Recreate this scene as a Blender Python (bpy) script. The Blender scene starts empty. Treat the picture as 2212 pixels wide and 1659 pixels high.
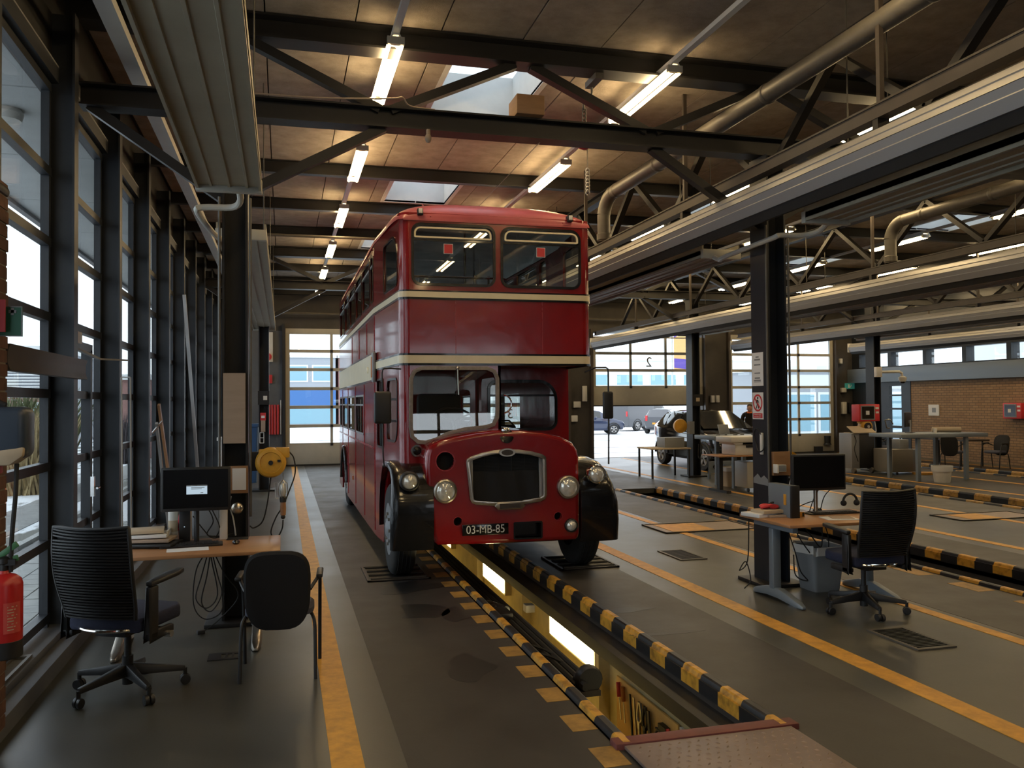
import bpy, bmesh, math, random
from mathutils import Vector, Matrix
from mathutils.geometry import tessellate_polygon
R=random.Random(7)
PI=math.pi
sc=bpy.context.scene
COL=sc.collection
# ------------------------------------------------------------------ camera
FPX=1850.0
cd=bpy.data.cameras.new('camera'); cam=bpy.data.objects.new('camera',cd); COL.objects.link(cam)
cd.sensor_fit='HORIZONTAL'; cd.sensor_width=36; cd.lens=36*FPX/2212; cd.clip_start=.05; cd.clip_end=400
WX=Vector((.96600585,.00182499,.25851376)); WY=Vector((-.25841144,-.02218684,.96578014)); WZ=Vector((-.00749814,.99975218,.02096102))
right=Vector((WX[0],WY[0],WZ[0])); up=Vector((WX[1],WY[1],WZ[1])); fwd=Vector((WX[2],WY[2],WZ[2]))
cm=Matrix.Identity(4)
for i in range(3): cm[i][0]=right[i]; cm[i][1]=up[i]; cm[i][2]=-fwd[i]
cm[0][3],cm[1][3],cm[2][3]=0,0,1.85
cam.matrix_world=cm; sc.camera=cam
# ------------------------------------------------------------------ world, exposure
w=bpy.data.worlds.new('overcast_sky'); sc.world=w; w.use_nodes=True
bg=w.node_tree.nodes['Background']; bg.inputs[0].default_value=(.86,.93,1.0,1); bg.inputs[1].default_value=2.9
vs=sc.view_settings; vs.view_transform='Standard'; vs.look='None'; vs.gamma=1; vs.use_curve_mapping=False; vs.exposure=0.0
sc.cycles.use_denoising=True
sc.cycles.max_bounces=10; sc.cycles.diffuse_bounces=5; sc.cycles.glossy_bounces=4; sc.cycles.transparent_max_bounces=24; sc.cycles.transmission_bounces=6
sc.cycles.sample_clamp_indirect=6; sc.cycles.caustics_reflective=False; sc.cycles.caustics_refractive=False
LAMP=46.0     # strength of the fluorescent tubes
PITL=26.0
# ------------------------------------------------------------------ materials
MT={}
def M(name,col,rough=.5,metal=0,var=0,scale=8,bump=0,bscale=40,coat=0,emit=0,stretch=None,spec=.5,rvar=0,col2=None,lo=.4,hi=.6):
    if name in MT: return MT[name]
    m=bpy.data.materials.new(name); m.use_nodes=True; nt=m.node_tree; b=nt.nodes['Principled BSDF']
    b.inputs['Roughness'].default_value=rough; b.inputs['Metallic'].default_value=metal
    b.inputs['Base Color'].default_value=(*col,1); b.inputs['Specular IOR Level'].default_value=spec
    b.inputs['Coat Weight'].default_value=coat; b.inputs['Coat Roughness'].default_value=.06
    if emit: b.inputs['Emission Color'].default_value=(*col,1); b.inputs['Emission Strength'].default_value=emit
    if var or bump or rvar or col2:
        tc=nt.nodes.new('ShaderNodeTexCoord'); src=tc.outputs['Object']
        if stretch:
            mp=nt.nodes.new('ShaderNodeMapping'); mp.inputs['Scale'].default_value=stretch; nt.links.new(src,mp.inputs[0]); src=mp.outputs[0]
        n=nt.nodes.new('ShaderNodeTexNoise'); n.inputs['Scale'].default_value=scale; n.inputs['Detail'].default_value=5; n.inputs['Roughness'].default_value=.65
        nt.links.new(src,n.inputs['Vector'])
        if var or col2:
            r=nt.nodes.new('ShaderNodeValToRGB'); nt.links.new(n.outputs[0],r.inputs[0])
            r.color_ramp.elements[0].position=lo if col2 else .3; r.color_ramp.elements[1].position=hi if col2 else .7
            c2=col2 if col2 else tuple(min(1,c*(1+var)) for c in col); c1=col if col2 else tuple(c*(1-var) for c in col)
            r.color_ramp.elements[0].color=(*c1,1); r.color_ramp.elements[1].color=(*c2,1)
            nt.links.new(r.outputs[0],b.inputs['Base Color'])
        if rvar:
            mr=nt.nodes.new('ShaderNodeMapRange'); mr.inputs[1].default_value=.3; mr.inputs[2].default_value=.7; mr.inputs[3].default_value=max(.02,rough-rvar); mr.inputs[4].default_value=min(1,rough+rvar)
            nt.links.new(n.outputs[0],mr.inputs[0]); nt.links.new(mr.outputs[0],b.inputs['Roughness'])
        if bump:
            n2=nt.nodes.new('ShaderNodeTexNoise'); n2.inputs['Scale'].default_value=bscale; n2.inputs['Detail'].default_value=4; nt.links.new(src,n2.inputs['Vector'])
            bp=nt.nodes.new('ShaderNodeBump'); bp.inputs['Strength'].default_value=bump; bp.inputs['Distance'].default_value=.01; nt.links.new(n2.outputs[0],bp.inputs['Height']); nt.links.new(bp.outputs[0],b.inputs['Normal'])
    MT[name]=m; return m
def MGlass(name,tint=(.93,.96,.97),refl=.07,rough=.0):
    m=bpy.data.materials.new(name); m.use_nodes=True; nt=m.node_tree; nt.nodes.clear()
    o=nt.nodes.new('ShaderNodeOutputMaterial'); t=nt.nodes.new('ShaderNodeBsdfTransparent'); g=nt.nodes.new('ShaderNodeBsdfGlossy'); x=nt.nodes.new('ShaderNodeMixShader'); lw=nt.nodes.new('ShaderNodeLayerWeight'); mr=nt.nodes.new('ShaderNodeMapRange')
    t.inputs[0].default_value=(*tint,1); g.inputs['Roughness'].default_value=rough; lw.inputs[0].default_value=.35
    mr.inputs[3].default_value=refl; mr.inputs[4].default_value=.6
    nt.links.new(lw.outputs['Facing'],mr.inputs[0]); 
    pw=nt.nodes.new('ShaderNodeMath'); pw.operation='POWER'; pw.inputs[1].default_value=2.2; nt.links.new(lw.outputs['Facing'],pw.inputs[0]); nt.links.new(pw.outputs[0],mr.inputs[0])
    nt.links.new(mr.outputs[0],x.inputs[0]); nt.links.new(t.outputs[0],x.inputs[1]); nt.links.new(g.outputs[0],x.inputs[2]); nt.links.new(x.outputs[0],o.inputs[0])
    MT[name]=m; return m
def MEmit(name,col,s):
    m=bpy.data.materials.new(name); m.use_nodes=True; nt=m.node_tree; nt.nodes.clear()
    o=nt.nodes.new('ShaderNodeOutputMaterial'); e=nt.nodes.new('ShaderNodeEmission'); e.inputs[0].default_value=(*col,1); e.inputs[1].default_value=s; nt.links.new(e.outputs[0],o.inputs[0]); MT[name]=m; return m
def MStripe(name,axis,period,c1,c2,rough=.45,off=0,wear=.0):
    m=bpy.data.materials.new(name); m.use_nodes=True; nt=m.node_tree; b=nt.nodes['Principled BSDF']; b.inputs['Roughness'].default_value=rough
    tc=nt.nodes.new('ShaderNodeTexCoord'); sp=nt.nodes.new('ShaderNodeSeparateXYZ'); nt.links.new(tc.outputs['Object'],sp.inputs[0])
    a=nt.nodes.new('ShaderNodeMath'); a.operation='ADD'; a.inputs[1].default_value=off+100*period; nt.links.new(sp.outputs[axis],a.inputs[0])
    mo=nt.nodes.new('ShaderNodeMath'); mo.operation='MODULO'; mo.inputs[1].default_value=period; nt.links.new(a.outputs[0],mo.inputs[0])
    g=nt.nodes.new('ShaderNodeMath'); g.operation='GREATER_THAN'; g.inputs[1].default_value=period/2; nt.links.new(mo.outputs[0],g.inputs[0])
    n=nt.nodes.new('ShaderNodeTexNoise'); n.inputs['Scale'].default_value=14; n.inputs['Detail'].default_value=6; nt.links.new(tc.outputs['Object'],n.inputs['Vector'])
    x=nt.nodes.new('ShaderNodeMixRGB'); nt.links.new(g.outputs[0],x.inputs[0]); x.inputs[1].default_value=(*c1,1); x.inputs[2].default_value=(*c2,1)
    x2=nt.nodes.new('ShaderNodeMixRGB'); x2.blend_type='MULTIPLY'; x2.inputs[0].default_value=.75; nt.links.new(x.outputs[0],x2.inputs[1])
    r=nt.nodes.new('ShaderNodeValToRGB'); r.color_ramp.elements[0].position=.32; r.color_ramp.elements[0].color=(.25,.22,.2,1); r.color_ramp.elements[1].position=.55; nt.links.new(n.outputs[0],r.inputs[0]); nt.links.new(r.outputs[0],x2.inputs[2])
    nt.links.new(x2.outputs[0],b.inputs['Base Color']); MT[name]=m; return m
# ------------------------------------------------------------------ mesh building
ORG={}
class MB:
    def __init__(s): s.v=[]; s.f=[]; s.mi=[]; s.k=0
    def mat(s,k): s.k=k; return s
    def add(s,vs,fs):
        o=len(s.v); s.v+= [tuple(v) for v in vs]
        for f in fs: s.f.append(tuple(i+o for i in f)); s.mi.append(s.k)
        return s
    def box(s,x0,x1,y0,y1,z0,z1):
        return s.add([(x0,y0,z0),(x1,y0,z0),(x1,y1,z0),(x0,y1,z0),(x0,y0,z1),(x1,y0,z1),(x1,y1,z1),(x0,y1,z1)],[(0,3,2,1),(4,5,6,7),(0,1,5,4),(1,2,6,5),(2,3,7,6),(3,0,4,7)])
    def cb(s,c,d,rz=0,rx=0,ry=0):
        m=Matrix.Translation(c)@Matrix.Rotation(rz,4,'Z')@Matrix.Rotation(ry,4,'Y')@Matrix.Rotation(rx,4,'X')
        a,b,e=d[0]/2,d[1]/2,d[2]/2
        return s.add([m@Vector(p) for p in [(-a,-b,-e),(a,-b,-e),(a,b,-e),(-a,b,-e),(-a,-b,e),(a,-b,e),(a,b,e),(-a,b,e)]],[(0,3,2,1),(4,5,6,7),(0,1,5,4),(1,2,6,5),(2,3,7,6),(3,0,4,7)])
    def ext(s,poly,p,q,up=(0,0,1)):
        p,q=Vector(p),Vector(q); d=(q-p).normalized(); u=d.cross(Vector(up))
        if u.length<1e-4: u=d.cross(Vector((0,1,0)))
        u.normalize(); v=u.cross(d)
        n=len(poly); vs=[p+u*a+v*b for a,b in poly]+[q+u*a+v*b for a,b in poly]
        fs=[(i,(i+1)%n,n+(i+1)%n,n+i) for i in range(n)]
        for t in tessellate_polygon([[Vector((a,b,0)) for a,b in poly]]): fs.append(tuple(t)); fs.append(tuple(n+i for i in reversed(t)))
        return s.add(vs,fs)
    def bar(s,p,q,w,h,up=(0,0,1)):
        return s.ext([(-w/2,-h/2),(w/2,-h/2),(w/2,h/2),(-w/2,h/2)],p,q,up)
    def hbeam(s,p,q,w,h,t=.015,up=(0,0,1)):
        a,b=w/2,h/2
        return s.ext([(-a,-b),(a,-b),(a,-b+t),(t/2,-b+t),(t/2,b-t),(a,b-t),(a,b),(-a,b),(-a,b-t),(-t/2,b-t),(-t/2,-b+t),(-a,-b+t)],p,q,up)
    def tube(s,pts,r,n=8,cap=True):
        P=[Vector(p) for p in pts]; m=len(P); rs=r if isinstance(r,(list,tuple)) else [r]*m
        t=(P[1]-P[0]).normalized(); u=t.orthogonal().normalized(); vs=[]
        for i in range(m):
            a=(P[min(i+1,m-1)]-P[max(i-1,0)]).normalized()
            u=(u-a*u.dot(a)); u=u.normalized() if u.length>1e-6 else a.orthogonal().normalized(); v=a.cross(u)
            for k in range(n): vs.append(P[i]+(u*math.cos(2*PI*k/n)+v*math.sin(2*PI*k/n))*rs[i])
        fs=[(i*n+k,i*n+(k+1)%n,(i+1)*n+(k+1)%n,(i+1)*n+k) for i in range(m-1) for k in range(n)]
        if cap: fs+= [tuple(reversed(range(n))),tuple(range((m-1)*n,m*n))]
        return s.add(vs,fs)
    def cyl(s,p,q,r,n=16): return s.tube([p,q],r,n)
    def lathe(s,prof,c=(0,0,0),ax=(0,0,1),n=20,cap=True,sx=1):
        A=Vector(ax).normalized(); u=A.orthogonal().normalized()
        if abs(A.y)>.9: u=Vector((1,0,0))
        if abs(A.x)>.9: u=Vector((0,1,0))
        v=A.cross(u); C=Vector(c); m=len(prof); vs=[]
        for r,z in prof:
            for k in range(n): vs.append(C+A*z+(u*math.cos(2*PI*k/n)*sx+v*math.sin(2*PI*k/n))*r)
        fs=[(i*n+k,i*n+(k+1)%n,(i+1)*n+(k+1)%n,(i+1)*n+k) for i in range(m-1) for k in range(n)]
        if cap: fs+= [tuple(reversed(range(n))),tuple(range((m-1)*n,m*n))]
        return s.add(vs,fs)
    def panel(s,outer,holes,o,U,V,th):
        "flat sheet with holes; 2d points in axes U,V at o; thickness th along U x V"
        o,U,V=Vector(o),Vector(U),Vector(V); N=U.cross(V).normalized()
        loops=[outer]+list(holes); flat=[p for l in loops for p in l]
        tr=tessellate_polygon([[Vector((a,b,0)) for a,b in l] for l in loops])
        n=len(flat); vs=[o+U*a+V*b for a,b in flat]+[o+U*a+V*b+N*th for a,b in flat]
        fs=[]
        for t in tr:
            a,b,c=[Vector((*flat[i],0)) for i in t]
            if (b-a).cross(c-a).z<0: t=tuple(reversed(t))
            fs.append(tuple(reversed(t))); fs.append(tuple(n+i for i in t))
        k=0
        for l in loops:
            m=len(l)
            for i in range(m):
                a,b=k+i,k+(i+1)%m; fs.append((a,b,n+b,n+a))
            k+=m
        return s.add(vs,fs)
    def loft(s,secs,close=True,cap=True):
        n=len(secs[0]); vs=[p for c in secs for p in c]; fs=[]
        for i in range(len(secs)-1):
            for k in range(n if close else n-1): fs.append((i*n+k,i*n+(k+1)%n,(i+1)*n+(k+1)%n,(i+1)*n+k))
        if cap and close: fs+= [tuple(reversed(range(n))),tuple(range((len(secs)-1)*n,len(secs)*n))]
        return s.add(vs,fs)
    def ball(s,c,r,n=12,m=8):
        rx,ry,rz=(r,r,r) if not isinstance(r,(tuple,list)) else r
        vs=[];fs=[]
        for i in range(m+1):
            a=PI*i/m
            for k in range(n): b=2*PI*k/n; vs.append((c[0]+rx*math.sin(a)*math.cos(b),c[1]+ry*math.sin(a)*math.sin(b),c[2]-rz*math.cos(a)))
        for i in range(m):
            for k in range(n): fs.append((i*n+k,i*n+(k+1)%n,(i+1)*n+(k+1)%n,(i+1)*n+k))
        return s.add(vs,fs)
    def build(s,name,mats,parent=None,bevel=0,seg=2,ang=35,smooth=True,fix=False):
        me=bpy.data.meshes.new(name); o=Vector((0,0,0))
        if parent is not None: o=ORG.get(parent.name,o)
        me.from_pydata([(v[0]-o[0],v[1]-o[1],v[2]-o[2]) for v in s.v],[],s.f)
        ml=mats if isinstance(mats,(list,tuple)) else [mats]
        for m in ml: me.materials.append(MT[m] if isinstance(m,str) else m)
        if len(ml)>1: me.polygons.foreach_set('material_index',s.mi)
        bm=bmesh.new(); bm.from_mesh(me)
        bmesh.ops.remove_doubles(bm,verts=bm.verts,dist=1e-5)
        bmesh.ops.recalc_face_normals(bm,faces=bm.faces)
        if bevel:
            es=[e for e in bm.edges if len(e.link_faces)==2 and e.calc_face_angle(0)>math.radians(30)]
            bmesh.ops.bevel(bm,geom=es,offset=bevel,segments=seg,profile=.5,affect='EDGES',clamp_overlap=True)
        bm.to_mesh(me); bm.free()
        if smooth:
            me.polygons.foreach_set('use_smooth',[True]*len(me.polygons)); me.set_sharp_from_angle(angle=math.radians(ang))
        ob=bpy.data.objects.new(name,me); COL.objects.link(ob)
        if parent is not None: ob.parent=parent; ORG[ob.name]=o
        return ob
def thing(name,label,cat,loc=(0,0,0),group=None):
    o=bpy.data.objects.new(name,None); o.empty_display_size=.2; COL.objects.link(o); o.location=loc; ORG[o.name]=Vector(loc)
    o['label']=label; o['category']=cat
    if group: o['group']=group
    return o
def tag(o,label,cat,group=None):
    o['label']=label; o['category']=cat
    if group: o['group']=group
    return o
def struct(o): o['kind']='structure'; return o
def stuff(o): o['kind']='stuff'; return o
def dup(o,loc=None,rotz=None,label=None,group=None,parent=None,delta=None):
    c=o.copy(); COL.objects.link(c)
    if parent is not None: c.parent=parent
    for ch in list(o.children): dup(ch,parent=c)
    if loc is not None: c.location=loc
    if delta is not None: c.location=Vector(o.location)+Vector(delta)
    if rotz is not None: c.rotation_euler[2]=rotz
    if label: c['label']=label
    if group: c['group']=group
    ORG[c.name]=Vector(c.location) if parent is None else ORG.get(parent.name,Vector((0,0,0)))
    return c
def rrect(x0,x1,z0,z1,r,n=5):
    if not isinstance(r,(tuple,list)): r=(r,r,r,r)
    P=[]
    for (cx,cz,a,q) in ((x1-r[0],z0+r[0],-90,r[0]),(x1-r[1],z1-r[1],0,r[1]),(x0+r[2],z1-r[2],90,r[2]),(x0+r[3],z0+r[3],180,r[3])):
        for i in range(n+1):
            t=math.radians(a+90*i/n); P.append((cx+q*math.cos(t),cz+q*math.sin(t)))
    return P
def circ(cx,cz,r,n=24,rz=None): return [(cx+r*math.cos(2*PI*i/n),cz+(rz or r)*math.sin(2*PI*i/n)) for i in range(n)]
def inset(loop,d):
    cx=sum(p[0] for p in loop)/len(loop); cz=sum(p[1] for p in loop)/len(loop); out=[]
    n=len(loop)
    for i in range(n):
        a,b,c=loop[i-1],loop[i],loop[(i+1)%n]
        tx,tz=c[0]-a[0],c[1]-a[1]; l=math.hypot(tx,tz) or 1
        out.append((b[0]-tz/l*d,b[1]+tx/l*d))
    return out
def text(name,body,size,loc,rot,mat,parent=None,ext=.001,align='CENTER',sx=1):
    c=bpy.data.curves.new(name,'FONT'); c.body=body; c.size=size; c.extrude=ext; c.align_x=align; c.align_y='CENTER'
    ob=bpy.data.objects.new(name,c); COL.objects.link(ob)
    dg=bpy.context.evaluated_depsgraph_get(); me=bpy.data.meshes.new_from_object(ob.evaluated_get(dg)); bpy.data.objects.remove(ob)
    mx=Matrix.Translation(loc)@Matrix.Rotation(rot[2],4,'Z')@Matrix.Rotation(rot[1],4,'Y')@Matrix.Rotation(rot[0],4,'X')@Matrix.Diagonal((sx,1,1,1))
    o=ORG.get(parent.name,Vector((0,0,0))) if parent is not None else Vector((0,0,0))
    me.transform(Matrix.Translation(-o)@mx)
    me.materials.clear(); me.materials.append(MT[mat] if isinstance(mat,str) else mat)
    me.name=name; ob=bpy.data.objects.new(name,me); COL.objects.link(ob)
    if parent is not None: ob.parent=parent; ORG[ob.name]=o
    return ob
def arc(c,r,a0,a1,n,plane='xz'):
    out=[]
    for i in range(n+1):
        t=math.radians(a0+(a1-a0)*i/n); a,b=r*math.cos(t),r*math.sin(t)
        out.append({'xz':(c[0]+a,c[1],c[2]+b),'yz':(c[0],c[1]+a,c[2]+b),'xy':(c[0]+a,c[1]+b,c[2])}[plane])
    return out
def spline(pts,n=6):
    P=[Vector(p) for p in pts]; P=[P[0]*2-P[1]]+P+[P[-1]*2-P[-2]]; out=[]
    for i in range(1,len(P)-2):
        a,b,c,d=P[i-1],P[i],P[i+1],P[i+2]
        for k in range(n):
            t=k/n; out.append(.5*((2*b)+(-a+c)*t+(2*a-5*b+4*c-d)*t*t+(-a+3*b-3*c+d)*t**3))
    out.append(P[-2]); return out
# palette
M('concrete_floor',(.055,.054,.045),.36,var=.18,scale=.9,bump=.03,bscale=60,rvar=.05)
M('dark_lane',(.030,.026,.022),.52,var=.3,scale=1.3,bump=.04,bscale=90,rvar=.08)
M('oil_stain',(.008,.008,.008),.45)
M('yellow_paint',(.55,.27,.03),.5,var=.25,scale=9,bump=.03)
M('yellow_faded',(.30,.165,.035),.55,var=.45,scale=7)
M('black_paint',(.012,.012,.013),.45,var=.3,scale=8)
M('wood_wool',(.29,.245,.20),.95,var=.22,scale=5,bump=.5,bscale=160)
M('joint_dark',(.05,.04,.035),.9)
M('steel_dark',(.013,.012,.012),.45,var=.25,scale=3,spec=.4)
M('steel_blue',(.018,.021,.026),.42,var=.2,scale=3,spec=.4)
M('steel_brown',(.04,.031,.025),.5,var=.2,scale=4)
M('wall_grey',(.10,.105,.115),.7,var=.12,scale=2,bump=.08,bscale=30)
M('wall_brown',(.05,.045,.04),.7,var=.2,scale=2,bump=.08,bscale=30)
M('cream_metal',(.42,.40,.34),.45,var=.06,scale=3)
M('panel_cream',(.30,.27,.20),.5,var=.08,scale=3)
M('alu',(.40,.39,.38),.42,metal=.35,var=.08,scale=6,stretch=(1,.1,1))
M('alu_dull',(.24,.24,.25),.5,metal=.3)
M('galv',(.10,.09,.075),.48,metal=.25,var=.15,scale=7)
M('chrome',(.75,.74,.72),.12,metal=1)
M('chrome_worn',(.55,.50,.43),.28,metal=1,var=.15,scale=12)
M('white_paint',(.62,.62,.6),.5,var=.05,scale=4)
M('white_plastic',(.62,.60,.55),.4)
M('black_plastic',(.012,.012,.013),.45)
M('black_gloss',(.006,.006,.007),.16,coat=.5)
M('black_rubber',(.014,.014,.014),.75,var=.2,scale=20)
M('tyre',(.016,.016,.016),.8,var=.25,scale=30,bump=.1)
M('beech',(.34,.17,.075),.38,var=.10,scale=3,stretch=(1,9,9))
M('pegboard_lit',(.66,.40,.12),.6,var=.1,scale=4)  # plywood tone brightened, lamp light on the board put into the colour
M('plywood',(.26,.14,.065),.6,var=.15,scale=3,stretch=(1,1,6))
M('cardboard',(.33,.25,.19),.8,var=.08,scale=3,stretch=(1,1,8))
M('paper',(.66,.66,.66),.8)
M('paper_tan',(.45,.36,.25),.8)
M('grey_plastic',(.20,.21,.22),.5)
M('bluegrey_metal',(.17,.20,.23),.42,metal=.2)
M('navy_fabric',(.014,.018,.045),.9,var=.2,scale=60,bump=.15,bscale=300)
M('grey_fabric',(.05,.055,.085),.9,var=.2,scale=60)
M('black_fabric',(.007,.007,.008),.8,bump=.15,bscale=300)
M('red_ext',(.42,.018,.018),.3)
M('red_sign',(.50,.03,.035),.5)
M('green_sign',(.02,.12,.07),.5)
M('amber',(.50,.16,.025),.35)
M('reel_yellow',(.58,.30,.03),.4,var=.15,scale=8)
M('orange_plastic',(.75,.18,.03),.45)
M('blue_plastic',(.03,.09,.22),.5)
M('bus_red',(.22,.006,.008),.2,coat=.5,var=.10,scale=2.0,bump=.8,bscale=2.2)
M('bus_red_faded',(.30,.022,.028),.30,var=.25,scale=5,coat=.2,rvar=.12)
M('bus_roof',(.36,.065,.075),.45,var=.15,scale=4,coat=.15,rvar=.1)  # red paled towards pink, the light sheen on the roof painted in
M('bus_cream',(.74,.63,.41),.3,var=.06,scale=4)
M('bus_black',(.005,.005,.006),.25,coat=.4,bump=.8,bscale=5,spec=.35)
M('bus_in',(.38,.36,.32),.7)
M('bus_ceiling',(.75,.73,.68),.7,var=.15,scale=3)
M('rubber_grey',(.22,.19,.17),.6,var=.2,scale=20)
M('lens',(.88,.86,.76),.10,metal=.45,var=.25,scale=26)
M('snow',(.80,.84,.88),.8,col2=(.16,.16,.14),scale=.9,lo=.49,hi=.56,stretch=(1.6,.5,1))
M('snow_lot',(.78,.80,.83),.7,var=.05,scale=.5)
M('paver',(.25,.255,.25),.8,var=.2,scale=5)
M('paver_pale',(.42,.43,.42),.8,var=.15,scale=5)  # paler paver tone for kerb and tiles
M('soffit_con',(.55,.56,.55),.85,var=.08,scale=2)
M('brick',(.30,.185,.10),.85,var=.25,scale=9,bump=.2)
M('brick_red',(.11,.05,.03),.85,var=.3,scale=12,bump=.2)
M('mortar',(.20,.17,.13),.9)
M('bldg_brick',(.30,.17,.15),.9,var=.15,scale=2)
M('bldg_blue',(.05,.15,.38),.6)
M('bldg_grey',(.35,.37,.40),.7)
M('bldg_white',(.70,.72,.72),.7)
M('bldg_glass',(.25,.42,.50),.15)
M('reed',(.36,.28,.14),.9,var=.3,scale=14)
M('bush',(.13,.15,.07),.9,var=.4,scale=14)
M('tree_dark',(.06,.05,.055),.9)
M('skin',(.42,.22,.15),.6)
M('hair',(.04,.022,.014),.8)
M('shirt',(.010,.010,.012),.9)
M('orange_collar',(.7,.16,.03),.8)
M('pit_wall',(.62,.52,.27),.6,var=.15,scale=4)
M('pit_floor',(.06,.055,.05),.7,var=.2)
M('rust_red',(.14,.035,.028),.6,var=.2,scale=9)
M('tread_plate',(.23,.17,.14),.45,metal=.3,var=.15,scale=4)
M('screen_off',(.004,.004,.005),.25)
MEmit('screen_dialog',(.62,.78,.90),.75)
MEmit('tube_warm',(1.0,.72,.36),LAMP)
MEmit('pit_lamp',(1.0,.82,.42),PITL)
MGlass('glass')
MGlass('glass_bus',(.90,.92,.91),.09)
MGlass('glass_car',(.10,.12,.13),.12)
MStripe('hazard',1,.52,(.60,.30,.03),(.010,.010,.011),off=.1)
MStripe('hazard_far',1,.8,(.42,.24,.05),(.010,.010,.011))
# ================================================================== SETTING
YF=26.2; YB=-8.0; XL=-1.75; XR=19.5; ZC=5.24
T1,T2=7.75,19.1; BS=2.27
CX=[-.39,4.79,9.7,14.85]
PITS=[(1.78,2.68,4.27,24.2),(6.72,7.62,5.6,16.8),(11.9,12.8,8.4,17.6),(16.6,17.5,9.0,22.5)]
fl=MB(); fl.panel([(XL,YB),(XR,YB),(XR,YF),(XL,YF)],[[(a,c),(b,c),(b,d),(a,d)] for a,b,c,d in PITS],(0,0,-.15),(1,0,0),(0,1,0),.15)
floor=struct(fl.build('floor','concrete_floor',smooth=False))
def strip(name,mat,x0,x1,y0,y1,z=.002,par=None):
    b=MB(); b.box(x0,x1,y0,y1,-.001,z); return b.build(name,mat,par or floor,smooth=False)
for k,(a,b,c,d) in enumerate(PITS):
    lo=[.61,5.55,10.75,15.6][k]; hi=[3.56,8.45,13.6,18.4][k]
    strip('lane_strip','dark_lane',lo,a-.005,YB,YF-.1); strip('lane_strip','dark_lane',b+.005,hi,YB,YF-.1)
    strip('lane_strip','dark_lane',a-.005,b+.005,d,YF-.1)
for x0,x1 in ((.235,.40),(3.83,4.0),(5.35,5.47),(8.7,8.83),(10.55,10.68),(13.55,13.68),(15.3,15.42),(18.6,18.72)):
    strip('line_marking','yellow_paint',x0,x1,YB,YF-.3,.004)
for x,y,rx,ry in ((1.25,5.9,.16,.28),(1.18,7.6,.2,.35),(1.45,7.4,.1,.3),(1.2,8.6,.3,.3),(2.95,7.1,.2,.08),(2.9,6.3,.3,.05)):
    b=MB(); P=[(x+rx*math.cos(t)*(1+.3*math.sin(3*t+x*7)),y+ry*math.sin(t)*(1+.3*math.cos(2*t+y*5))) for t in [2*PI*i/22 for i in range(22)]]
    b.panel(P,[],(0,0,.0025),(1,0,0),(0,1,0),.0006); b.build('oil_patch','oil_stain',floor,smooth=False)
# yellow squares painted beside the first pit
for i in range(15):
    y=3.60+i*.49
    b=MB(); b.box(1.565,1.712,y,y+.25,-.001,.004); b.build('hazard_patch','yellow_faded',floor,smooth=False)
for i in range(8):
    y=6.0+i*.8
    b=MB(); b.box(6.42,6.62,y,y+.4,-.001,.004); b.build('hazard_patch','yellow_faded',floor,smooth=False)
# ------------------------------------------------------------------ inspection pits
PN=['inspection pit under the red bus with lit yellow walls','long dark inspection pit right of the near desk','inspection pit beyond the second row of yellow lines','farthest inspection pit in front of the brick wall']
pit=[]
for k,(a,b,c,d) in enumerate(PITS):
    t=thing('inspection_pit',PN[k],'pit',(a,c,0),'inspection pits'); pit.append(t)
    m=MB(); m.box(b,b+.12,c,d,-1.6,-.1); m.build('pit_wall','pit_wall' if k==0 else 'wall_brown',t)
    m=MB(); m.box(a-.12,a,c,d,-1.6,-.1); m.build('pit_wall','pit_wall' if k==0 else 'wall_brown',t)
    m=MB(); m.box(a-.12,b+.12,d,d+.12,-1.6,-.1).box(a-.12,b+.12,c-.12,c,-1.6,-.1); m.build('pit_end_wall','wall_brown',t)
    m=MB(); m.box(a-.12,b+.12,c-.12,d+.12,-1.7,-1.6); m.build('pit_floor','pit_floor',t)
    hz='hazard' if k<2 else 'hazard_far'
    for sx,xx in ((1,b),(-1,a)):
        P=[(0,-.085),(.012,-.085),(.012,.0),(.022,.028),(.034,.036),(.07,.036),(.082,.03),(.085,.002),(.0,.002)]
        m=MB(); m.ext([(-sx*u+ sx*.0,v) for u,v in P] if sx<0 else [(u-.02,v) for u,v in P],(xx if sx>0 else xx-.065,c+.02,0),(xx if sx>0 else xx-.065,d,0)); m.build('edge_rail',hz,t,ang=24)
t=pit[0]
# jack rails, service tray, lights, tools
for x in (2.56,):
    m=MB(); m.box(x-.07,x+.115,4.45,24,-.225,-.125); m.build('jack_rail','steel_dark',t)
m=MB(); m.box(2.668,2.6795,4.45,24,-.27,-.086); m.build('wall_fascia','steel_brown',t)
m=MB(); m.box(1.80,2.25,5.95,24,-.31,-.27); m.box(1.80,1.96,4.5,5.95,-.38,-.34); m.build('service_tray','steel_brown',t)
for i in range(7):
    m=MB(); m.tube([(1.87+i*.058,6.05,-.248),(1.87+i*.058,23.5,-.248)],.023,6); m.build('hose','black_rubber',t)
m=MB(); m.box(1.78,1.80,4.5,24,-.5,-.12); m.box(1.80,1.86,5.0,24,-.16,-.13); m.build('tray_face','yellow_faded',t)
for y0,y1 in ((7.05,8.28),(10.15,11.25),(13.6,14.8),(17,18.2)):
    m=MB(); m.box(2.60,2.68,y0-.04,y1+.04,-.50,-.28); l=m.build('light_box','pit_wall',t)
    m=MB(); m.box(2.590,2.602,y0,y1,-.475,-.305); m.build('lamp_cover','pit_lamp',l,smooth=False)
for y in (6.9,9.3,11.6): 
    m=MB(); m.box(2.58,2.68,y-.03,y+.03,-1.2,-.26); m.build('wall_post','pit_wall',t)
m=MB(); m.box(2.64,2.66,5.5,6.62,-.92,-.40); board=m.build('tool_board','pegboard_lit',t,bevel=.004)
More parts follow.
